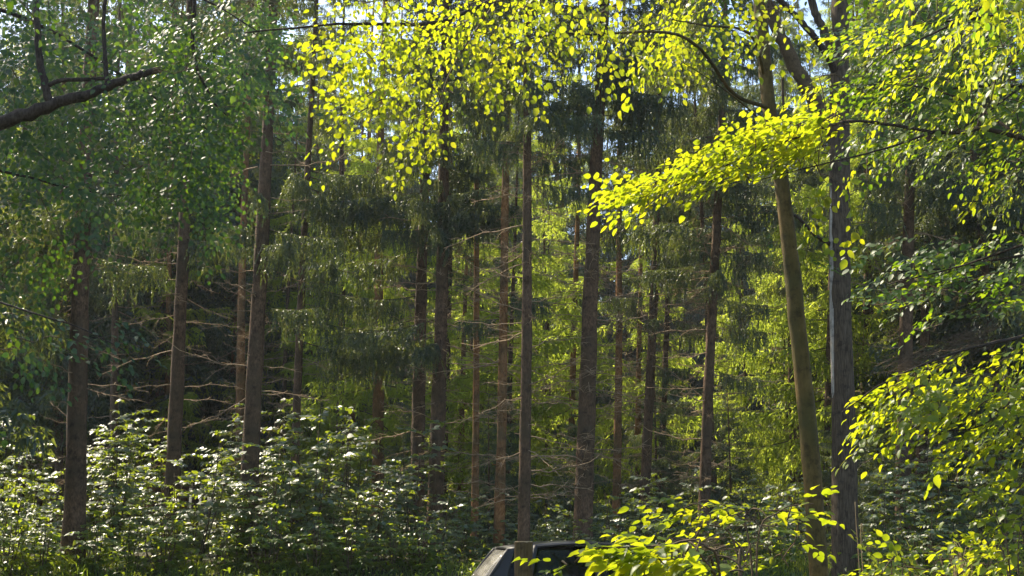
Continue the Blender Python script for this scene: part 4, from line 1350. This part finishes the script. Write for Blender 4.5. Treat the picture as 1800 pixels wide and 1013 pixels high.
for sd in (-1, 1):
    yb, yt = sd * .78, sd * (rw + .01)
    for nm, a0, a1, wd in (('windscreen_pillar', (1.12, sd * .76, .92), (fr, yt, zf), .035), ('door_pillar', (-.12, yb, .94), (-.22, yt, RZ - .03), .04),
                           ('rear_pillar', (-1.15, yb, .95), (-1.02, yt, RZ - .03), .035), ('tail_pillar', (-1.76, sd * .72, .93), (rr_, yt, zr), .03)):
        mb = MB()
        a0, a1 = np.array(a0), np.array(a1)
        mid = (a0 + a1) / 2 + np.array([0, sd * .025, .015])
        mb.add(*bar([a0, mid, a1], wd, .03))
        link(nm, mb.mesh(nm, [M['trim']], True), car)
    mb = MB()
    mb.add(*tube(spline([(fr + .01, yt, zf + .015), (-.4, sd * (rw + .015), RZ + .0), (rr_, yt, zr + .01)], 14), np.full(14, .016), 8))
    link('roof_gutter', mb.mesh('roof_gutter', [M['trim']], True), car)
    for nm, c in (('front_side_window', [(1.02, yb * .985, .95), (-.10, yb * .985, .96), (-.20, yt * .985, RZ - .045), (fr - .02, yt * .985, zf - .01)]),
                  ('rear_side_window', [(-.14, yb * .985, .96), (-1.13, yb * .985, .96), (-1.01, yt * .985, RZ - .045), (-.24, yt * .985, RZ - .045)]),
                  ('quarter_window', [(-1.17, yb * .98, .96), (-1.50, sd * .755, .95), (rr_ + .07, yt * .985, zr - .0), (-1.04, yt * .985, RZ - .045)])):
        mb = MB()
        mb.add(*quad_sheet(*c, bulge=(0, sd * .02, 0)))
        solid(link(nm, mb.mesh(nm, [M['glass']], True), car), .004)
    mb = MB()
    mb.add(*quad_sheet((-1.48, sd * .765, .94), (-1.76, sd * .73, .94), (rr_ - .005, yt, zr + .005), (rr_ + .09, yt, zr + .012), bulge=(0, sd * .012, 0)))
    solid(link('rear_quarter_panel', mb.mesh('rear_quarter_panel', [M['trim']], True), car), .035)
    for x in (1.25, -1.25):
        wh = link('wheel', None, car)
        wh.location = (x, sd * .74, .31)
        th = np.linspace(0, 2 * np.pi, 32, endpoint=False)
        mb = MB()
        prof = [(.19, -.1), (.29, -.1), (.31, -.06), (.31, .06), (.29, .1), (.19, .1)]
        V = np.array([[rr * math.cos(t), yy, rr * math.sin(t)] for t in th for rr, yy in prof])
        m_ = len(prof)
        F = []
        for q in range(32):
            for s_ in range(m_):
                A_, B_ = q * m_ + s_, q * m_ + (s_ + 1) % m_
                C_, D_ = ((q + 1) % 32) * m_ + (s_ + 1) % m_, ((q + 1) % 32) * m_ + s_
                F += [(A_, B_, C_), (A_, C_, D_)]
        mb.add(V, F)
        link('tyre', mb.mesh('tyre', [M['trim']], True), wh)
        mb = MB()
        for q in range(5):
            t = q * 2 * math.pi / 5
            mb.add(*tube([(0, sd * .07, 0), (.19 * math.cos(t), sd * .08, .19 * math.sin(t))], [.035, .022], 6))
        mb.add(*tube([(.19 * math.cos(t), sd * .075, .19 * math.sin(t)) for t in np.linspace(0, 2 * math.pi, 33)], .018, 6, cap=False))
        link('rim', mb.mesh('rim', [M['chrome']], True), wh)
    mb = MB()
    mb.add(*quad_sheet((1.98, sd * .72, .56), (1.88, sd * .78, .58), (1.80, sd * .76, .74), (1.93, sd * .5, .72), bulge=(.02, 0, .01)))
    solid(link('headlight', mb.mesh('headlight', [M['lamp']], True), car), .03)
    mb = MB()
    mb.add(*quad_sheet((-2.04, sd * .55, .70), (-2.0, sd * .84, .70), (-1.97, sd * .82, .90), (-2.0, sd * .60, .90)))
    solid(link('tail_light', mb.mesh('tail_light', [M['red']], True), car), .03)
    mb = MB()
    mb.add(*bar([(.86, sd * .82, .98), (.84, sd * .92, 1.0), (.84, sd * 1.0, 1.0)], .06, .05, 10))
    link('wing_mirror', mb.mesh('wing_mirror', [M['paint']], True), car)
    for x in (.05, -1.05):                      # seats with headrests, seen through the glass
        mb = MB()
        mb.add(*quad_sheet((x - .15, sd * .38 - .24, .55), (x - .15, sd * .38 + .24, .55), (x - .32, sd * .38 + .2, 1.12), (x - .32, sd * .38 - .2, 1.12), bulge=(.04, 0, 0)))
        mb.add(*quad_sheet((x - .33, sd * .38 - .12, 1.15), (x - .33, sd * .38 + .12, 1.15), (x - .38, sd * .38 + .11, 1.30), (x - .38, sd * .38 - .11, 1.30), bulge=(.03, 0, 0)))
        solid(link('seat', mb.mesh('seat', [M['seat']], True), car), .1)
mb = MB()
mb.add(*quad_sheet((1.14, -.72, .93), (1.14, .72, .93), (fr + .005, rw - .01, zf - .005), (fr + .005, -rw + .01, zf - .005), bulge=(.06, 0, .03)))
solid(link('windscreen', mb.mesh('windscreen', [M['glass']], True), car), .005)
mb = MB()
mb.add(*quad_sheet((-1.79, .66, .95), (-1.79, -.66, .95), (rr_ - .01, -rw + .03, zr - .01), (rr_ - .01, rw - .03, zr - .01), bulge=(-.05, 0, .02)))
m, n, l = mat('sky_reflection_glass')  # pale sky reflection put into the colour of the pane
gb = n.new('ShaderNodeBsdfPrincipled')
gb.inputs['Base Color'].default_value = (0.42, 0.40, 0.35, 1)
gb.inputs['Roughness'].default_value = 0.12
nz_ = n.new('ShaderNodeTexNoise')
nz_.inputs['Scale'].default_value = 3.5
nz_.inputs['Detail'].default_value = 6
rz_ = ramp(n, [(0.35, (0.25, 0.25, 0.25)), (0.7, (0.75, 0.75, 0.75))])
l.new(nz_.outputs[0], rz_.inputs[0])
tb_ = n.new('ShaderNodeBsdfTransparent')
ms_ = n.new('ShaderNodeMixShader')
l.new(rz_.outputs[0], ms_.inputs[0])
l.new(tb_.outputs[0], ms_.inputs[1])
l.new(gb.outputs[0], ms_.inputs[2])
oo_ = n.new('ShaderNodeOutputMaterial')
l.new(ms_.outputs[0], oo_.inputs[0])
M['sky_pane'] = m
solid(link('rear_window', mb.mesh('rear_window', [M['sky_pane']], True), car), .005)
mb = MB()
mb.add(*tube([(.66 * .5, .37 + .17 * math.cos(t), .92 + .16 * math.sin(t)) for t in np.linspace(0, 6.283, 25)], .014, 6, cap=False))
link('steering_wheel', mb.mesh('steering_wheel', [M['trim']], True), car)
CD = 19.6
cx = 1.24
car.location = (cx, CD, 0.03)
car.rotation_euler = (0, 0, R(10))

# ------------------------------------------------------------------ dry stalks by the grey tree
mb = MB()
b0 = P(1515, 1010, 14)
for k in range(2):
    mb.add(*tube(spline([b0 + np.array([k * .03, 0, -1.2]), P(1508 + k * 6, 960, 14), P(1505 + k * 10, 920, 14), P(1503 + k * 14, 882 + k * 60, 14)], 10) - b0, np.linspace(.006, .003, 10), 4))
o = link('dry_stalk', mb.mesh('dry_stalk', [M['dry']]))
o.location = b0
tag(o, 'tall thin dry stem standing in front of the grey trunk foot', 'dry stem')
mb = MB()
b0 = P(1690, 1030, 12.5)
for k in range(30):
    e = np.array([rng.normal() * .12, rng.normal() * .12, rng.uniform(.2, .52)])
    s0 = rng.normal(size=3) * np.array([.05, .05, 0])
    mb.add(*tube(spline([s0 + np.array([0, 0, -.4]), s0 + e * .6, s0 + e + np.array([rng.normal() * .12, 0, -.08])], 6), np.linspace(.006, .002, 6), 3))
o = link('dry_fern', mb.mesh('dry_fern', [M['dry']]))
o.location = b0
tag(o, 'pale dried fern clump among green leaves at the lower right', 'dried fern')

print('objects', len(bpy.data.objects), 'tris', sum(len(m.polygons) for m in bpy.data.meshes))
